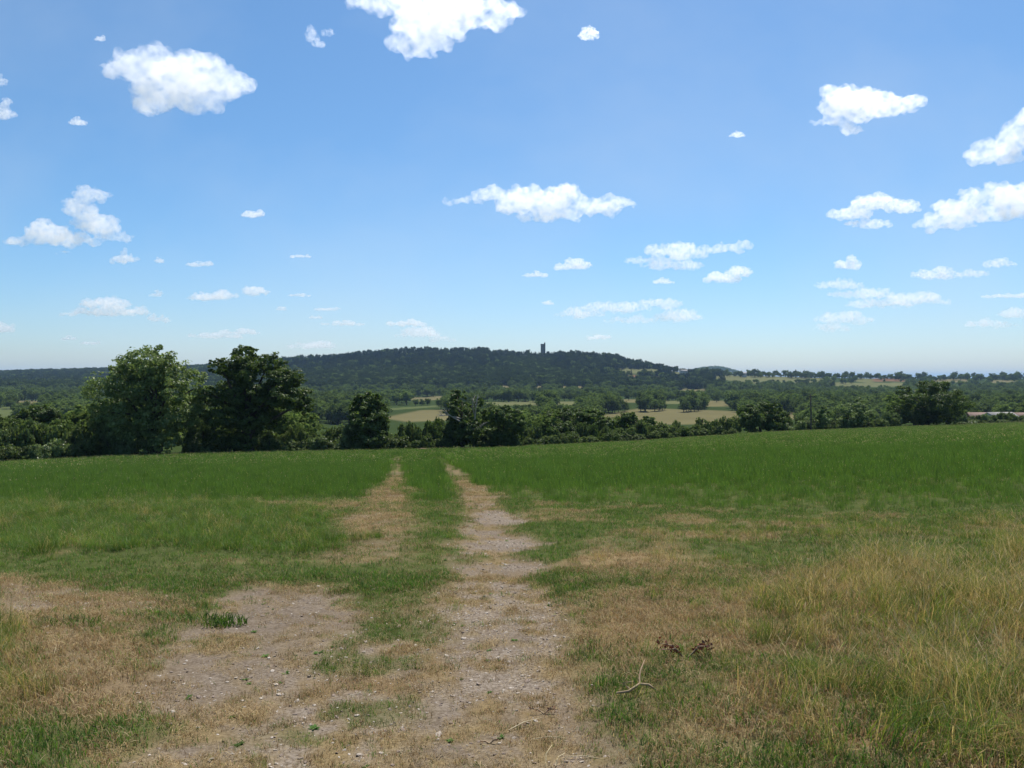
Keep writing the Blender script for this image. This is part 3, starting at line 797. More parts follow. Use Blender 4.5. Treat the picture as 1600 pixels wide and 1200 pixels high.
def leaf_cloud(r, blobs, per, size, sub=26, spread=.26, skin=(.55, 1.0), low_cut=None):
    """leaf faces gathered in sprays on and inside ellipsoids. blobs: (centre, radii)"""
    cs, ns, ts = [], [], []
    vol = np.array([b[1][0] * b[1][1] + b[1][0] * b[1][2] + b[1][1] * b[1][2] for b in blobs]); share = vol / vol.sum()
    for (c, rad), f in zip(blobs, share):
        c = np.array(c); rad = np.array(rad)
        nsub = max(6, int(sub * math.sqrt(f * len(blobs))))
        nl = max(3, int(per * f / nsub))
        d = r.normal(size=(nsub, 3)); d /= np.linalg.norm(d, axis=1)[:, None]
        k = r.uniform(*skin, size=(nsub, 1))
        sc = c + d * k * rad
        tone = r.uniform(0, .45, nsub)
        for j in range(nsub):
            sp = spread * rad.mean() * r.uniform(.6, 1.25)
            g = r.normal(size=(nl, 3)); g *= (r.uniform(.1, 1, nl) ** .5 / np.linalg.norm(g, axis=1))[:, None]
            p = sc[j] + g * sp * np.array([1.15, 1.15, .7])
            cs.append(p)
            nn = g * .7 + d[j] * .5 + np.array([0, 0, .55]) + r.normal(size=(nl, 3)) * .55
            ns.append(nn / np.linalg.norm(nn, axis=1)[:, None])
            ts.append(tone[j] + r.uniform(0, .55, nl))
    P = np.vstack(cs); N = np.vstack(ns); T = np.concatenate(ts)
    if low_cut is not None:
        k = P[:, 2] > low_cut; P, N, T = P[k], N[k], T[k]
    n = len(P)
    ref = r.normal(size=(n, 3)); a = np.cross(N, ref); a /= np.linalg.norm(a, axis=1)[:, None] + 1e-9; b = np.cross(N, a)
    s = size * r.uniform(.6, 1.35, n)[:, None]
    V = np.stack([P - a * s, P - b * s * .62 + N * s * .12, P + a * s, P + b * s * .62 - N * s * .12], 1).reshape(-1, 3)
    F = np.arange(n * 4).reshape(n, 4)
    return V, F, np.repeat(T, 4)

def limb(V, F, path, radii, sides=7):
    """tapered tube along a path"""
    base = len(V)
    path = [np.array(p, float) for p in path]
    for i, p in enumerate(path):
        t = path[min(i + 1, len(path) - 1)] - path[max(i - 1, 0)]; t /= np.linalg.norm(t) + 1e-9
        a = np.cross(t, [0.31, .9, .13]); a /= np.linalg.norm(a) + 1e-9; b = np.cross(t, a)
        for k in range(sides):
            an = 2 * math.pi * k / sides
            V.append(p + (a * math.cos(an) + b * math.sin(an)) * radii[i])
    for i in range(len(path) - 1):
        for k in range(sides):
            F.append((base + i * sides + k, base + i * sides + (k + 1) % sides, base + (i + 1) * sides + (k + 1) % sides, base + (i + 1) * sides + k))
    F.append(tuple(base + (len(path) - 1) * sides + k for k in range(sides)))

def branching(r, height, radius, targets, fork):
    V, F = [], []
    sway = np.array([r.normal(0, .03), r.normal(0, .03), 0]) * height
    stem = [np.array([0, 0, -.3]), np.array([0, 0, .05 * height]), np.array([0, 0, fork * .6]) + sway * .3, np.array([0, 0, fork]) + sway * .6, np.array([0, 0, height * .8]) + sway]
    limb(V, F, stem, [radius * 1.5, radius * 1.1, radius * .9, radius * .72, radius * .12], 9)
    for t in targets:
        t = np.array(t); z0 = r.uniform(.55, 1.0) * fork if t[2] > fork * .6 else r.uniform(.25, .6) * fork
        z0 = min(z0, t[2] * .9)
        a = np.array([0, 0, z0]) + sway * .4; m1 = a + (t - a) * .4 + np.array([0, 0, .08 * height]) + r.normal(0, .02 * height, 3)
        m2 = a + (t - a) * .75 + np.array([0, 0, .04 * height]) + r.normal(0, .025 * height, 3)
        limb(V, F, [a, m1, m2, t], [radius * .5, radius * .34, radius * .2, radius * .06], 6)
    return V, F

def big_tree(name, px, base, dist, leaf, label, leaves, size=.17, group=None, trunk_r=.35, fork=.28, cat='tree', seed=1, sub=30, deep=.8, spread=.24):
    """a tree by the field: crown lobes given as its real lobes (photo outline scaled at its distance)"""
    r = np.random.default_rng(seed)
    rb = ray(base[0], base[1]); X0 = rb.x * dist; Y0 = dist; Z0 = hz(X0, Y0)
    k = dist / FPX
    root = empty(name, (X0, Y0, Z0)); tag(root, label, cat, group)
    blobs = []
    for i, (u, v, ru, rv) in enumerate(px):
        p = ray(u, v) * dist + Vector((0, 0, EYE))
        rad = (ru * k, (ru + rv) / 2 * k * 1.1, rv * k)
        dy = r.uniform(-1, 1) * deep * (max(q[2] for q in px) * k)
        blobs.append(((p.x - X0, dy, p.z - Z0), rad))
        if ru * rv > 500:      # the crown has depth: the lobe is echoed behind or in front
            blobs.append(((p.x - X0 + r.uniform(-.2, .2) * ru * k, -dy + r.uniform(-.3, .3), p.z - Z0 - .1 * rv * k), tuple(q * .82 for q in rad)))
    top = max(b[0][2] + b[1][2] for b in blobs)
    V, F, T = leaf_cloud(r, blobs, int(leaves * 2.4), size * 1.02, int(sub * 1.7), spread, low_cut=-.05)
    link('crown', mesh_from('crown', V, F, T, [LEAF[leaf]]), root)
    tg = [b[0] for b in blobs if b[0][2] > top * .25][:14]
    V, F = branching(r, top, trunk_r, tg, top * fork)
    link('trunk', mesh_from('trunk', V, F, None, [BARK]), root)
    return root

T_LIST = [
    dict(name='ash_tree', px=[(235, 565, 36, 24), (207, 578, 34, 24), (262, 582, 42, 28), (180, 603, 32, 26), (230, 605, 46, 32), (292, 607, 26, 30), (168, 640, 24, 22),
         (213, 645, 42, 32), (262, 645, 42, 32), (300, 648, 20, 28), (225, 682, 44, 26), (275, 684, 30, 22), (253, 545, 9, 9), (218, 550, 8, 8), (196, 566, 9, 9), (277, 556, 9, 10)],
         base=(240, 712), dist=93, leaf='ash', leaves=17000, size=.15, trunk_r=.42, seed=3, sub=34,
         label='tall loose pale green tree with a ragged bright crown beside the dark oak'),
    dict(name='oak_tree', px=[(378, 553, 27, 13), (415, 566, 28, 17), (443, 592, 32, 20), (380, 580, 32, 25), (352, 572, 15, 14), (345, 615, 28, 20), (395, 618, 42, 28), (450, 620, 34, 22),
         (474, 634, 16, 14), (358, 650, 32, 24), (408, 652, 33, 24), (352, 688, 26, 22), (388, 690, 30, 20), (400, 548, 10, 7)],
         base=(388, 709), dist=97, leaf='oak', leaves=19000, size=.16, trunk_r=.6, seed=5, sub=34,
         label='broad dark oak with a domed spreading crown at the field edge'),
    dict(name='round_tree', px=[(575, 629, 24, 16), (558, 642, 16, 18), (593, 646, 18, 22), (575, 658, 30, 26), (580, 684, 28, 18), (560, 622, 8, 7), (590, 622, 9, 8)],
         base=(580, 703), dist=103, leaf='oak', leaves=9500, size=.16, trunk_r=.3, seed=7, sub=28,
         label='compact dark upright tree standing in the hedge near the end of the wheel ruts'),
    dict(name='ragged_tree', px=[(714, 620, 13, 12), (706, 640, 13, 18), (725, 650, 24, 20), (748, 628, 8, 8), (720, 676, 30, 20), (706, 688, 20, 12), (735, 668, 18, 18)],
         base=(722, 700), dist=107, leaf='oak', leaves=8500, size=.15, trunk_r=.3, seed=9, sub=26,
         label='ragged dark tree with bare bleached branches where the wheel ruts end'),
    dict(name='hedge_tree', px=[(772, 650, 20, 16), (800, 660, 22, 20), (780, 680, 32, 16), (790, 642, 12, 8)],
         base=(785, 698), dist=109, leaf='oak', leaves=7000, size=.15, trunk_r=.22, seed=11, label='dark bushy tree directly beside the ragged tree with bare branches'),
    dict(name='hedge_tree', px=[(865, 655, 22, 12), (893, 652, 26, 14), (880, 668, 36, 14)], base=(880, 690), dist=128, leaf='oak', leaves=6000, size=.16, trunk_r=.22, seed=13,
         label='low broad dark tree in the hedge below the tower'),
    dict(name='hedge_tree', px=[(928, 655, 22, 14), (945, 664, 18, 12), (925, 670, 30, 12)], base=(930, 688), dist=130, leaf='oak', leaves=5000, size=.16, trunk_r=.2, seed=14,
         label='low dark tree beside the tan pasture, next to the broad dark tree below the tower'),
    dict(name='hedge_tree', px=[(985, 652, 14, 9), (982, 662, 20, 12), (1012, 658, 11, 11), (1010, 668, 16, 9)], base=(995, 684), dist=135, leaf='oak', leaves=4200, size=.16, trunk_r=.18, seed=15,
         label='small twin-topped dark tree in front of the tan pasture'),
    dict(name='round_tree', px=[(1190, 642, 32, 14), (1168, 652, 20, 15), (1212, 654, 16, 17), (1188, 660, 38, 13), (1205, 636, 12, 8)], base=(1188, 674), dist=146, leaf='oak', leaves=9000, size=.17, trunk_r=.28, seed=17, sub=30,
         label='rounded dark green tree beside the telegraph pole'),
    dict(name='spreading_tree', px=[(1450, 605, 26, 12), (1428, 612, 14, 10), (1415, 626, 22, 14), (1462, 628, 36, 22), (1490, 640, 20, 16), (1440, 648, 46, 15), (1500, 654, 14, 11), (1400, 650, 14, 14), (1472, 603, 10, 9)],
         base=(1450, 667), dist=172, leaf='oak', leaves=14000, size=.19, trunk_r=.42, seed=19, sub=32,
         label='wide dark spreading tree standing alone at the far corner of the field'),
    dict(name='dark_bush_tree', px=[(55, 648, 34, 14), (32, 660, 24, 14), (78, 664, 18, 14), (52, 668, 38, 15)], base=(55, 705), dist=104, leaf='oak', leaves=7000, size=.16, trunk_r=.2, seed=21,
         label='low flat-topped dark tree rising behind the hedge beyond the lush bank'),
    dict(name='sapling', px=[(1345, 632, 10, 12), (1352, 648, 14, 14), (1338, 650, 10, 14)], base=(1347, 669), dist=160, leaf='pale', leaves=2200, size=.14, trunk_r=.09, seed=23, sub=18,
         label='airy pale sapling with see-through crown near the wide spreading tree'),
    dict(name='sapling', px=[(1322, 640, 8, 12), (1325, 655, 12, 12)], base=(1324, 671), dist=158, leaf='pale', leaves=1500, size=.14, trunk_r=.08, seed=24, sub=14,
         label='thinner pale sapling, the one closer to the telegraph pole'),
    dict(name='sapling', px=[(1282, 640, 9, 8), (1286, 652, 14, 12)], base=(1284, 672), dist=153, leaf='pale', leaves=1600, size=.14, trunk_r=.08, seed=25, sub=14,
         label='pale feathery sapling growing right beside the telegraph pole'),
]
for t in T_LIST:
    t = dict(t); o = big_tree(**t)
    if t['name'] == 'ragged_tree':
        r = np.random.default_rng(2)
        for (a, b) in (((725, 662), (690, 640)), ((722, 655), (683, 648)), ((742, 655), (747, 616)), ((742, 650), (739, 622)), ((735, 672), (760, 660))):
            V, F = [], []
            A = ray(*a) * 105.5 + Vector((0, 0, EYE)) - o.location; B = ray(*b) * 104.2 + Vector((0, 0, EYE)) - o.location
            A = np.array(A); B = np.array(B); m = (A + B) / 2 + r.normal(0, .25, 3)
            limb(V, F, [A, m, B], [.13, .08, .03], 6)
            for k in range(4):
                s = A + (B - A) * r.uniform(.45, .9); e = s + (B - A) * .22 + r.normal(0, .45, 3); limb(V, F, [s, (s + e) / 2 + r.normal(0, .08, 3), e], [.05, .035, .012], 5)
            tag(link('dead_limb', mesh_from('dead_limb', V, F, None, [DEADWOOD]), o), 'bleached leafless limb')

# hedge shrubs, each a plant of its own
def shrub_meshes(leaf, n, seed, tall=1.0):
    out = []
    for s in range(n):
        r = np.random.default_rng(seed + s)
        blobs = [((0, 0, .42 * tall), (.72, .62, .42 * tall))]
        for k in range(8):
            a = r.uniform(0, 6.283); q = r.uniform(.3, .75)
            blobs.append(((math.cos(a) * q, math.sin(a) * q * .8, r.uniform(.2, .8) * tall * (1.1 - .5 * q)), (r.uniform(.2, .42),) * 2 + (r.uniform(.18, .36),)))
        V, F, T = leaf_cloud(r, blobs, 3600, .06, 22, .34, low_cut=0.0)
        crown = mesh_from('crown', V, F, T, [LEAF[leaf]])
        V, F = [], []
        for k in range(6):
            a = r.uniform(0, 6.283); q = r.uniform(.2, .6)
            limb(V, F, [(0, 0, -.05), (math.cos(a) * q * .4, math.sin(a) * q * .4, .3 * tall), (math.cos(a) * q, math.sin(a) * q, .75 * tall)], [.03, .02, .006], 5)
        out.append((crown, mesh_from('stem', V, F, None, [BARK])))
    return out
SH_T = shrub_meshes('thorn', 5, 100); SH_P = shrub_meshes('pale', 3, 120, 1.1); SH_O = shrub_meshes('oak', 3, 140)

def shrub(pair, loc, w, h, label, group, rz, name='hedge_shrub'):
    o = empty(name, loc, rz); tag(o, label, 'shrub', group)
    c = link('crown', pair[0], o); s = link('stem', pair[1], o)
    for q in (c, s): q.scale = (w, w, h)
    return o

# (from u, to u, shrub height in metres low..high, half width, kinds, label, group)
SEG = [(-90, 215, 2.6, 4.0, 1.7, 'TPTP', 'overgrown hedge shrub', ('past the flat-topped tree', 'in front of the flat-topped tree', 'next to the pale ash')),
       (300, 335, 2.2, 3.2, 1.4, 'TP', 'hedge shrub', ('in the gap between ash and oak',)),
       (425, 560, 2.0, 3.0, 1.5, 'TTP', 'hedge shrub', ('next to the oak', 'midway from oak to compact tree', 'next to the compact upright tree')),
       (600, 700, 1.9, 3.2, 1.4, 'TOT', 'hedge shrub', ('just past the compact upright tree', 'behind the ends of the ruts', 'next to the bare-branched tree')),
       (745, 860, 1.6, 2.6, 1.3, 'TTO', 'hedge shrub', ('just past the bare-branched tree', 'under the dark bushy tree', 'below the tower')),
       (860, 1155, 1.6, 3.0, 1.5, 'TTOT', 'hedge shrub', ('below the low broad trees', 'below the tan pasture', 'next to the rounded dark tree')),
       (1220, 1400, 2.0, 3.4, 1.6, 'PPT', 'shrub', ('at the telegraph pole', 'among the pale saplings', 'next to the spreading tree')),
       (1505, 1680, 1.2, 2.3, 1.6, 'PTT', 'low shrub', ('just past the spreading tree', 'in front of the grey barn', 'in front of the farthest barn'))]
rs = random.Random(4)
for (u0, u1, h0, h1, w0, kinds, noun, parts) in SEG:
    u = u0
    while u < u1:
        ye = float(np.interp(uq(u), E_Q, E_Y))
        for row in range(2):
            y = ye + (1.0 if row == 0 else 4.0) + rs.uniform(-.6, .9); uu = u + rs.uniform(-6, 6)
            x = float(uq(uu)) * y
            k = rs.choice(kinds); pair = rs.choice({'T': SH_T, 'P': SH_P, 'O': SH_O}[k])
            h = rs.uniform(h0, h1) * (.8 if row == 0 else 1.45)
            w = w0 * rs.uniform(.8, 1.25); t = (u - u0) / (u1 - u0)
            part = parts[min(2, int(t * 3))] if len(parts) == 3 else parts[0]
            word = ('pale ' if k == 'P' else 'very dark ' if k == 'O' else 'mid-green ') + ('tall' if h > (h0 + h1) * .5 * (.8 if row == 0 else 1.45) else 'low')
            full = f'{word} {noun} {part}' + (', front row' if row == 0 else ', back row')
            shrub(pair, (x, y, hz(x, y) - .1), w, h, full, full.replace('shrub', 'shrubs'), rs.uniform(0, 6.28))
        u += w0 * 1.0 / ye * FPX * rs.uniform(.8, 1.2)

# ------------------------------------------------------------------ valley trees
def wood_tree(seed, kind, leaf='far'):
    r = np.random.default_rng(seed)
    if kind == 'broad':
        blobs = [((0, 0, .55), (.34, .34, .30))]
        for k in range(10):
            a = r.uniform(0, 6.283); q = r.uniform(.15, .36); z = r.uniform(.28, .85)
            f = math.sqrt(max(.05, 1 - ((z - .5) / .5) ** 2))
            blobs.append(((math.cos(a) * q * f, math.sin(a) * q * f, z), (r.uniform(.12, .21),) * 2 + (r.uniform(.10, .17),)))
        V, F, T = leaf_cloud(r, blobs, 2200, .036, 14, .42)
        crown = mesh_from('crown', V, F, T, [LEAF[leaf]])
        V, F = branching(r, .9, .028, [b[0] for b in blobs[1:6]], .3)
    else:
        n = 900; z = r.uniform(.12, 1, n); a = r.uniform(0, 6.283, n); rad = (1 - z) ** .85 * .26 * r.uniform(.4, 1.05, n) * (1 + .25 * np.sin(z * 55)) + .006
        P = np.stack([np.cos(a) * rad, np.sin(a) * rad, z], 1); d = np.stack([np.cos(a), np.sin(a), -.55 + 0 * a], 1); d /= np.linalg.norm(d, axis=1)[:, None]
        sdv = np.stack([-np.sin(a), np.cos(a), 0 * a], 1); s = (.022 + .03 * (1 - z))[:, None]
        V = np.stack([P - d * s, P + sdv * s * .6, P + d * s, P - sdv * s * .6], 1).reshape(-1, 3); F = np.arange(n * 4).reshape(n, 4); T = np.repeat(r.uniform(0, 1, n), 4)
        crown = mesh_from('crown', V, F, T, [LEAF['fir']])
        V, F = [], []; limb(V, F, [(0, 0, -.02), (0, 0, .5), (0, 0, .98)], [.018, .012, .003], 6)
    return crown, mesh_from('trunk', V, F, None, [BARK])
W_B = [wood_tree(200 + s, 'broad') for s in range(7)]
W_F = [wood_tree(220 + s, 'fir') for s in range(3)]

def joined(pair, name):
    a, b = pair
    bm = bmesh.new(); bm.from_mesh(a); n = len(bm.faces); bm.from_mesh(b); bm.faces.ensure_lookup_table()
    for f in bm.faces[n:]: f.material_index = 1
    me = bpy.data.meshes.new(name); bm.to_mesh(me); bm.free()
    me.materials.append(a.materials[0]); me.materials.append(b.materials[0]); return me

def px_of(x, y, z):
    p = Vector((x, y, z - EYE)); c, s = math.cos(PITCH), math.sin(PITCH)
    d = p.y * c - p.z * s; up = p.y * s + p.z * c
    return CX + FPX * p.x / d, 600 - FPX * up / d

def hides_field(u, v, w, h):
    """would this tree stand on, or right in front of, one of the open fields"""
    for P in FIELD_PX:
        a0, b0 = P.min(0); a1, b1 = P.max(0)
        mu = min(10, (a1 - a0) * .2); mv = (b1 - b0) * .50
        if u + w * .45 > a0 + mu and u - w * .45 < a1 - mu and v > b0 + mv * .6 and v - h < b1 - mv * 1.1: return True
    return False

rv = random.Random(12)
VT = []
def try_tree(u, v, h):
    x, y = gp(u, v)
    k = FPX / y
    w = h * .8
    if hides_field(u, v, w * k, h * k): return
    VT.append((u, v, x, y, h))
n_c = 7500
cu = np.array([rv.uniform(-160, 1760) for i in range(n_c)]); cv = np.array([rv.uniform(598, 664) if rv.random() < .8 else rv.uniform(598, 625) for i in range(n_c)])
cy = np.minimum((EYE - FLOOR) * FPX / (cv - HV), 1100 + (cv < 619) * np.array([rv.uniform(0, 480) for i in range(n_c)]))
cx = uq(cu) * cy; cz = H(cx, cy); ce = np.interp(uq(cu), E_Q, E_Y)
for i in range(n_c):
    if cy[i] < ce[i] + 90: continue
    if cu[i] > 1050 and cy[i] > 1350 and rv.random() < .5: continue
    h = rv.uniform(7, 13.5); u, v = px_of(cx[i], cy[i], cz[i]); k = FPX / cy[i]
    if hides_field(u, v, h * .8 * k, h * k): continue
    VT.append((u, v, cx[i], cy[i], h))
# thicket just past the hedge
for i in range(330):
    u = rv.uniform(-120, 1720); ye = float(np.interp(uq(u), E_Q, E_Y)); y = ye + 12 + 190 * rv.random() ** 1.3
    x = float(uq(u)) * y; h = rv.uniform(4.5, 9.5)
    uu, vv = px_of(x, y, hz(x, y)); k = FPX / y
    if hides_field(uu, vv, h * .8 * k, h * k): continue
    if u > 1505 and y < 300: continue
    if 480 < u < 650 and vv - h * k < 662: continue
    if 1225 < u < 1398 and y < ye + 150: continue
    VT.append((u, vv, x, y, h))
# trees along the field margins and on the far skyline
for P in FIELD_PX:
    for i in range(len(P)):
        a, b = P[i], P[(i + 1) % len(P)]
        n = int(abs(b[0] - a[0]) / 9)
        for j in range(n):
            t = (j + rv.random()) / max(n, 1)
            try_tree(a[0] + (b[0] - a[0]) * t, a[1] + (b[1] - a[1]) * t - 1.0, rv.uniform(5, 11))
sky_tree = []
for i in range(330):
    u = 1085 + 700 * rv.random(); q = float(uq(u)); y = float(np.interp(q, R_Q, R_Y)) - rv.uniform(-20, 60)
    x = q * y; h = rv.choice([7, 8, 9, 10, 12, 15]) * rv.uniform(.8, 1.1)
    VT.append((u, 588, x, y, h))
for i in range(420):
    u = 1085 + 700 * rv.random(); q = float(uq(u)); y = float(np.interp(q, R_Q, R_Y)) - rv.uniform(-20, 25)
    VT.append((u, 588, q * y, y, rv.uniform(3.5, 6.5)))
VT.sort(key=lambda t: -(t[4] / t[3]))
BANDS = [(200, 'close behind the hedge'), (330, 'partway down the slope'), (430, 'low on the slope'), (520, 'at the foot of the slope'), (700, 'on the near valley floor'), (950, 'in mid valley'), (1e9, 'far across the valley')]
SPANS = [(120, 'past the low flat-topped tree'), (250, 'behind the ragged pale ash'), (350, 'behind the gap between ash and oak'), (480, 'behind the broad oak'), (560, 'just past the oak'),
         (640, 'behind the compact upright tree'), (720, 'by the tan field where the ruts point'), (800, 'behind the tree with bare branches'), (870, 'directly below the tower'),
         (960, 'beside the low broad dark tree'), (1060, 'at the near corner of the tan pasture'), (1160, 'at the far corner of the tan pasture'), (1240, 'behind the rounded dark tree'),
         (1310, 'behind the telegraph pole'), (1400, 'behind the pale saplings'), (1510, 'behind the wide spreading tree'), (9999, 'beyond the barns')]
def shape_word(h, wd): return ('tall ' if h > 11 else 'mid-height ' if h > 8 else 'low ') + ('broad' if wd > 1.26 else 'rounded' if wd > 1.1 else 'narrow')
far_pts = []
n_ind = 0
for (u, v, x, y, h) in VT:
    if n_ind < 300 and -30 < u < 1630:
        n_ind += 1
        span = next(s for e, s in SPANS if u < e); band = next(s for e, s in BANDS if y < e)
        o = empty('valley_tree', (x, y, hz(x, y) - .2), rv.uniform(0, 6.28))
        cr, tk = rv.choice(W_B); wd = rv.uniform(.95, 1.4); word = shape_word(h, wd)
        tag(o, f'{word} tree {band} {span}', 'tree', f'{word} trees {band} {span}')
        for nm, me in (('crown', cr), ('trunk', tk)):
            q = link(nm, me, o); q.scale = (h * wd, h * wd, h)
    else:
        far_pts.append((x, y, hz(x, y) - .2, h))
src_b = [joined(p, 'broadleaf') for p in W_B]; src_h = [joined(wood_tree(240 + s, 'broad', 'hill'), 'forest_tree') for s in range(7)]; src_f = [joined(p, 'conifer') for p in W_F]
fp = np.array(far_pts)
scatter('valley_wood', fp[:, :3], rots(len(fp), .02), fp[:, 3] * 1.15, rng.integers(0, 7, len(fp)), src_b, 'small hedgerow trees crowding the far side of the valley', 'wood')

# the wooded hill
hp, hs, hi_ = [], [], []
n_try = 0
rw = np.random.default_rng(31)
n_h = 19000
hu = rw.uniform(-260, 1130, n_h); hq = uq(hu); hyr = np.interp(hq, R_Q, R_Y); ht = rw.uniform(0, 1.06, n_h); hy = 1230 + (hyr - 1230) * ht; hx = hq * hy; hzz = H(hx, hy); hpat = fbm(hx, hy, 330, 77, 2)
for i in range(n_h):
    u, t, x, y, z = hu[i], ht[i], hx[i], hy[i], hzz[i]
    uu, vv = px_of(x, y, z)
    if hides_field(uu, vv, 6, 8): continue
    if u > 960 and t < (u - 960) / 200: 
        if rw.random() < .35: continue
    patch = hpat[i]
    fir = (patch > .55 or u > 890 or (380 < u < 790 and t > .42) or (u < 330 and t < .7)) and t > .26 and rw.random() < .85
    if abs(uu - 848) < 6 and y < 1996 and t > .93: continue
    if abs(x - float(uq(848)) * 2000) < 9 and abs(y - 2000) < 9: continue
    hp.append((x, y, z - .3)); hs.append(rw.uniform(9.5, 13.0) if fir else rw.uniform(11, 17)); hi_.append((7 + rw.integers(0, 3)) if fir else (rw.integers(0, 7) + (10 if rw.random() < .13 else 0)))
for i in range(150):                       # the wood thins out down the hill's shoulder
    u = rw.uniform(1000, 1135); q = float(uq(u)); y = float(np.interp(q, R_Q, R_Y)) + rw.uniform(-12, 30); x = q * y
    hp.append((x, y, hz(x, y) - .3)); hs.append(rw.uniform(7, 12)); hi_.append(rw.integers(0, 7))
scatter('hill_wood', np.array(hp), rots(len(hp), .02), np.array(hs), np.array(hi_), src_h + src_f + src_b, 'dense dark mixed forest clothing the long hill below the tower', 'forest')
# trees on the farther hill
q = uq(rw.uniform(1040, 1190, 500)); y = rw.uniform(4300, 4900, 500); x = q * y
scatter('far_wood', np.stack([x, y, H(x, y)], 1), rots(500, .02), rw.uniform(14, 20, 500), rw.integers(0, 7, 500), src_b, 'bluish wooded knoll showing behind the shoulder of the hill', 'forest')

# ------------------------------------------------------------------ tower, pole, buildings, small things
STONE = tinted_mat('dark_sandstone', (.11, .095, .08), (.21, .185, .16), .8, .9, .2)
SLIT = tinted_mat('unlit_opening', (.012, .012, .014), (.02, .02, .022), 2, .6)

def box(bm, x0, x1, y0, y1, z0, z1):
    m = Matrix.Translation(((x0 + x1) / 2, (y0 + y1) / 2, (z0 + z1) / 2)) @ Matrix.Diagonal((x1 - x0, y1 - y0, z1 - z0, 1))
    bmesh.ops.create_cube(bm, size=1, matrix=m)

def bobj(name, fn, mat, parent=None, bevel=0):
    bm = bmesh.new(); fn(bm)
    if bevel: bmesh.ops.bevel(bm, geom=bm.edges[:], offset=bevel, segments=1, affect='EDGES')
    me = bpy.data.meshes.new(name); bm.to_mesh(me); bm.free(); me.materials.append(mat)
    return link(name, me, parent)

def tower():
    y = 2000.0; x = float(uq(848.2)) * y; z = hz(x, y) - 1
    top = EYE + (HV - 537.6) / FPX * y - z; w = 5.0
    root = empty('stone_tower', (x, y, z), R(4)); tag(root, 'tall square stone tower with a corner stair turret on the hilltop', 'tower')
    bobj('shaft', lambda b: box(b, -w, w, -w, w, 0, top - 1.2), STONE, root, .12)
    bobj('plinth', lambda b: box(b, -w - .5, w + .5, -w - .5, w + .5, 0, 2.2), STONE, root, .15)
    bobj('string_course', lambda b: box(b, -w - .25, w + .25, -w - .25, w + .25, top * .55, top * .55 + .5), STONE, root, .06)
    def par(b):
        box(b, -w - .3, w + .3, -w - .3, -w + .35, top - 1.2, top - .5); box(b, -w - .3, w + .3, w - .35, w + .3, top - 1.2, top - .5)
        box(b, -w - .3, -w + .35, -w + .36, w - .36, top - 1.2, top - .5); box(b, w - .35, w + .3, -w + .36, w - .36, top - 1.2, top - .5)
    bobj('parapet', par, STONE, root)
    for k in range(5):
        a = -w + .9 + k * (2 * w - 1.8) / 4
        for sx, sy in ((a, -w), (a, w), (-w, a), (w, a)):
            if (sx > w - 1 and sy < 1): continue
            bobj('merlon', lambda b: box(b, sx - .6, sx + .6, sy - .32, sy + .32, top - .5, top + .35) if abs(sy) == w else box(b, sx - .31, sx + .31, sy - .6, sy + .6, top - .5, top + .35), STONE, root)
    def tur(b):
        bmesh.ops.create_cone(b, segments=8, radius1=1.75, radius2=1.7, depth=top + 2.6, cap_ends=True, matrix=Matrix.Translation((w - .8, -w + .8, (top + 2.6) / 2)))
    tt = bobj('stair_turret', tur, STONE, root)
    def cap(b):
        bmesh.ops.create_cone(b, segments=8, radius1=1.9, radius2=.12, depth=2.0, cap_ends=True, matrix=Matrix.Translation((w - .8, -w + .8, top + 3.6)))
    bobj('turret_cap', cap, STONE, tt)
    for zz in (top * .3, top * .52 - 2, top * .75):
        bobj('window', lambda b: box(b, -1.5, -.6, -w - .03, -w + .2, zz, zz + 2.0), SLIT, root)
tower()

WOOD = tinted_mat('weathered_pole', (.05, .042, .034), (.12, .10, .08), 6, .9)
def telegraph_pole():
    d = 150.0; r = ray(1267, 672); x, y = r.x * d, d; z = hz(x, y)
    h = EYE + (HV - 616) / FPX * d - z
    root = empty('telegraph_pole', (x, y, z)); tag(root, 'slim dark wooden telegraph pole standing in the hedge', 'pole')
    V, F = [], []; limb(V, F, [(0, 0, -.5), (.03, 0, h * .5), (-.12, 0, h)], [.15, .125, .10], 10); link('shaft', mesh_from('shaft', V, F, None, [WOOD]), root)
    bobj('cross_arm', lambda b: box(b, -.75, .55, -.2, -.11, h - .5, h - .38), WOOD, root, .01)
    for xx in (-.6, -.25, .15, .42):
        bobj('insulator', lambda b: bmesh.ops.create_cone(b, segments=8, radius1=.05, radius2=.035, depth=.14, cap_ends=True, matrix=Matrix.Translation((xx, -.155, h - .31))), STONE, root)
telegraph_pole()

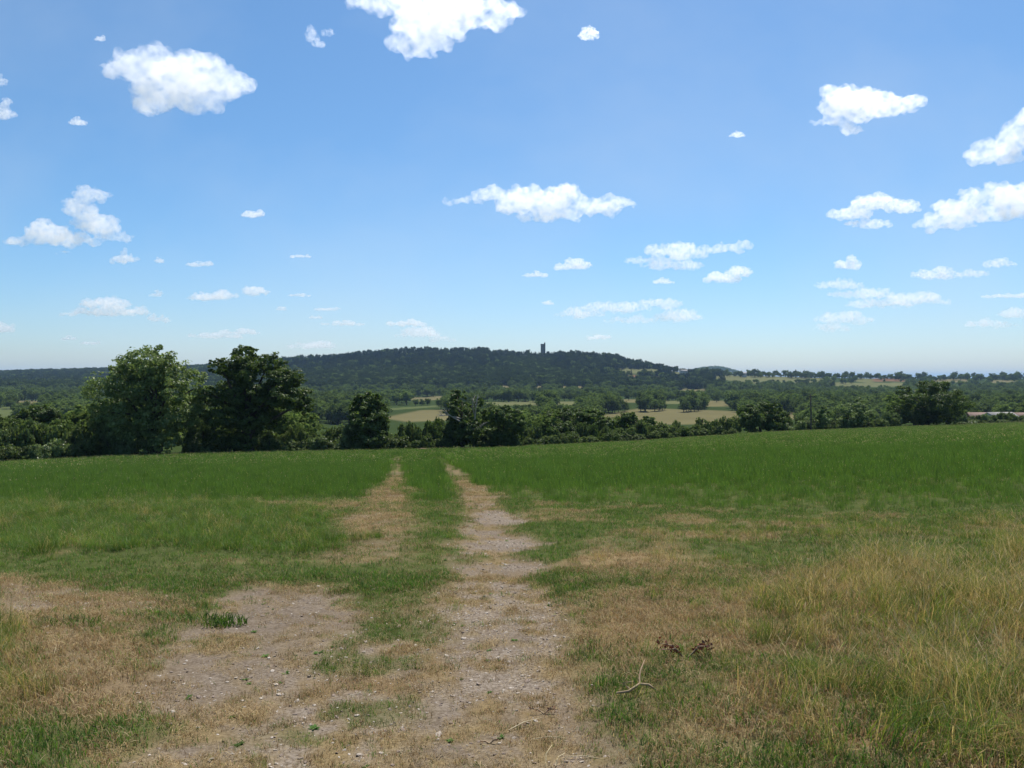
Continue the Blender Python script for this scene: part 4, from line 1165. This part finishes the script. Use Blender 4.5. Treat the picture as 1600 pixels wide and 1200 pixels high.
ROOF_R = tinted_mat('red_clay_roof', (.15, .098, .078), (.23, .158, .125), 1.2, .85, .2)
ROOF_G = tinted_mat('grey_sheet_roof', (.22, .21, .195), (.32, .305, .28), .5, .95)
WALLM = tinted_mat('pale_render', (.42, .38, .32), (.56, .52, .46), .7, .9)
WALLB = tinted_mat('brick_wall', (.20, .10, .07), (.30, .16, .11), 1.5, .9)
GLASS = tinted_mat('dark_window_glass', (.02, .024, .03), (.04, .045, .05), 1, .15)
def building(name, u, v_eave, d, L, W, he, hr, rz, roof, wall, label, cat, windows=3):
    r = ray(u, v_eave); x, y = r.x * d, d
    z = EYE + r.z * d - he
    g = hz(x, y)
    root = empty(name, (x, y, min(z, g)), rz); tag(root, label, cat)
    if z > g: he = he + z - g
    bobj('wall', lambda b: box(b, -L / 2, L / 2, -W / 2, W / 2, -1.5, he), wall, root)
    me_v = [(-L / 2 - .3, -W / 2 - .4, he - .15), (L / 2 + .3, -W / 2 - .4, he - .15), (L / 2 + .3, 0, he + hr), (-L / 2 - .3, 0, he + hr), (-L / 2 - .3, W / 2 + .4, he - .15), (L / 2 + .3, W / 2 + .4, he - .15)]
    V = [np.array(p) for p in me_v] + [np.array(p) + np.array([0, 0, .22]) for p in me_v]
    F = [(0, 1, 2, 3), (3, 2, 5, 4), (9, 8, 7, 6), (10, 11, 8, 9), (0, 6, 7, 1), (1, 7, 8, 2), (2, 8, 11, 5), (5, 11, 10, 4), (4, 10, 9, 3), (3, 9, 6, 0)]
    link('roof', mesh_from('roof', V, F, None, [roof]), root)
    V = [(-L / 2, -W / 2, he), (-L / 2, W / 2, he), (-L / 2, 0, he + hr - .1), (L / 2, -W / 2, he), (L / 2, W / 2, he), (L / 2, 0, he + hr - .1)]
    link('gable', mesh_from('gable', V[:3], [(0, 2, 1)], None, [wall]), root); link('gable', mesh_from('gable', V[3:], [(0, 1, 2)], None, [wall]), root)
    for k in range(windows):
        xx = -L / 2 + L * (k + .5) / windows
        bobj('window', lambda b: box(b, xx - .5, xx + .5, -W / 2 - .03, -W / 2 + .1, he - 1.7, he - .6), GLASS, root)
building('red_barn', 1540, 652.5, 262, 11, 6, 2.6, 1.5, R(-6), ROOF_R, WALLB, 'low barn with a rust red roof behind the hedge past the spreading tree', 'barn')
building('grey_barn', 1562, 651, 250, 8, 6, 2.6, 1.2, R(8), ROOF_G, WALLM, 'low barn with a pale grey sheet roof between the red-roofed barns', 'barn')
building('red_barn', 1600, 652.5, 268, 9, 6, 2.6, 1.5, R(4), ROOF_R, WALLB, 'red-roofed barn farthest along the hedge, cut by the picture edge', 'barn')
building('farmhouse', 1068, 580, 1690, 15, 8, 5, 3, R(12), ROOF_G, WALLM, 'small pale farmhouse tucked under trees on the hill shoulder', 'house')
building('cottage', 1163, 584, 1650, 9, 7, 4, 3, R(-15), ROOF_G, WALLM, 'tiny pale cottage among skyline trees past the hill shoulder', 'house')

SOIL = tinted_mat('reddish_soil', (.11, .068, .045), (.19, .12, .08), 3, .95, .5)
def soil_heap():
    y = 100.5; x = float(uq(662)) * y; bm = bmesh.new(); bmesh.ops.create_icosphere(bm, subdivisions=4, radius=1)
    for v in bm.verts:
        n = mnoise.fractal(v.co * 2.2, 1, 2, 4); v.co *= 1 + .3 * n; v.co.x *= 1.2; v.co.y *= .7; v.co.z *= .28
    me = bpy.data.meshes.new('soil_heap'); bm.to_mesh(me); bm.free(); me.materials.append(SOIL)
    o = link('soil_heap', me); o.location = (x, y, hz(x, y)); tag(o, 'low heap of reddish soil between the far ends of the ruts', 'soil heap')
soil_heap()

def gpoint(u, v):
    x, y = gp(u, v); c = covers(np.array([x]), np.array([y])); return Vector((x, y, hz(x, y) + float(relief(np.array([x]), np.array([y]), c)[0])))

TWIG = tinted_mat('dry_twig_bark', (.22, .15, .09), (.42, .32, .20), 20, .85)
def forked_stick():
    p = gpoint(1002, 1092); root = empty('forked_stick', p); tag(root, 'dry pale forked stick lying on scorched grass at the track edge', 'stick')
    k = p.y / FPX
    def pt(u, v, h): return ((u - 1002) * k, (1092 - v) * k * .9 if h < .05 else (1092 - v) * k * .25, h)
    for nm, path, rad in (('stem', [pt(962, 1102, .015), pt(980, 1106, .03), pt(1000, 1090, .055), pt(1014, 1088, .05), pt(1028, 1101, .02)], [.006, .008, .009, .008, .004]),
                          ('branch', [pt(1000, 1090, .055), (-.004, .05, .075), (.01, .10, .10), (.05, .18, .14)], [.007, .006, .005, .003]),
                          ('branch', [pt(985, 1098, .03), pt(972, 1090, .06), pt(990, 1084, .07)], [.005, .004, .002])):
        V, F = [], []; limb(V, F, path, rad, 7); link(nm, mesh_from(nm, V, F, None, [TWIG]), root)
forked_stick()

DOCK = leaf_mat('withered_dock', (.085, .022, .014), (.19, .055, .032), .15, .1, .04)
def dead_dock(u, v, label, seed, n=3, ln=.30):
    p = gpoint(u, v); r = np.random.default_rng(seed); root = empty('dead_dock', p); tag(root, label, 'weed')
    V, F = [], []; W, G, T = [], [], []
    for s in range(n):
        a = r.uniform(-.5, .5) + (math.pi if s % 2 else 0); tip = np.array([math.cos(a) * ln * r.uniform(.7, 1.1), math.sin(a) * ln * .5, r.uniform(.2, .6) * ln])
        path = [np.zeros(3), tip * .5 + np.array([0, 0, .2 * ln]), tip]; limb(V, F, path, [.005, .004, .002], 5)
        for k in range(26):
            t = r.uniform(.25, 1.05); c = tip * t + np.array([0, 0, .2 * ln * math.sin(min(t, 1) * math.pi)]) + r.normal(0, .07 * ln, 3); d = r.normal(size=3); d /= np.linalg.norm(d); e = np.cross(d, r.normal(size=3)); e /= np.linalg.norm(e)
            s_ = r.uniform(.025, .07) * ln * 1.4; b0 = len(W); W += [c - d * s_, c + e * s_ * .5, c + d * s_, c - e * s_ * .5]; G.append((b0, b0 + 1, b0 + 2, b0 + 3)); T += [r.uniform(0, 1)] * 4
    link('stem', mesh_from('stem', V, F, None, [TWIG]), root); link('leaves', mesh_from('leaves', W, G, T, [DOCK]), root)
dead_dock(1072, 1042, 'withered dark red dock plant sprawling behind the forked stick', 5, 6, .20)
dead_dock(850, 1098, 'small withered brown weed lying on the bare track', 6, 3, .08)
dead_dock(765, 1142, 'tiny curled brown dead weed on the track close to the camera', 7, 3, .05)

def tuft(u, v, label, wid, h, n, mats, pm, seed):
    p = gpoint(u, v); me = blades('grass_tuft', n, wid, h * .4, h, .0032, .9, mats, pm, (0, 1), 0, seed=seed)
    o = link('grass_tuft', me); o.location = p; o.scale = (1.6, .8, 1); tag(o, label, 'grass tuft')
tuft(327, 968, 'bright green grass tuft alone on the bare dirt branch', .42, .13, 420, [G_LAWN], [1], 81)
tuft(212, 962, 'smaller dull green tuft on the brown dirt near the verge', .30, .10, 200, [G_LAWN, G_STRAW], [.8, .2], 82)
tuft(110, 980, 'sparse green tuft at the edge of the scorched patch', .34, .12, 200, [G_LAWN, G_STRAW], [.75, .25], 83)

def straw(u, v, ln, rz, lift, label):
    p = gpoint(u, v); V, F = [], []
    limb(V, F, [(0, 0, .01), (ln * .5, .01, .015 + lift * .6), (ln, -.01, .012 + lift)], [.0026, .0024, .0015], 6)
    o = link('straw_stem', mesh_from('straw_stem', V, F, None, [STRAWM])); o.location = p; o.rotation_euler = (0, 0, rz); tag(o, label, 'straw')
STRAWM = tinted_mat('bleached_straw', (.42, .34, .18), (.58, .49, .30), 20, .6)
straw(853, 1182, .10, R(75), .07, 'short upright bleached straw nearest the camera on the track')
straw(868, 1180, .09, R(60), .03, 'short bleached straw leaning beside the upright one')
straw(795, 1124, .24, R(38), .01, 'long bleached straw lying by the small withered weed')
straw(830, 1137, .20, R(4), .004, 'thin bleached straw lying level across the track')
straw(880, 1165, .22, R(-10), .006, 'pale straw stem trailing from the track into scorched grass')

# ------------------------------------------------------------------ haze over the valley
def haze():
    me = bpy.data.meshes.new('haze'); bm = bmesh.new()
    bmesh.ops.create_cube(bm, size=1, matrix=Matrix.Translation((0, 0, 37.5)) @ Matrix.Diagonal((64000, 64000, 145, 1)))
    bm.to_mesh(me); bm.free()
    m, nt, out = new_mat('valley_air')
    p = nd(nt, 'ShaderNodeVolumePrincipled', Density=HAZE_D, Anisotropy=.0); p.inputs['Color'].default_value = HAZE_C
    nt.links.new(p.outputs[0], out.inputs['Volume'])
    me.materials.append(m)
    return tag(link('haze', me), 'thin bluish summer haze lying over the whole valley', 'haze', kind='stuff')
HAZE_D, HAZE_C = .000062, (.47, .69, 1.0, 1)
haze()
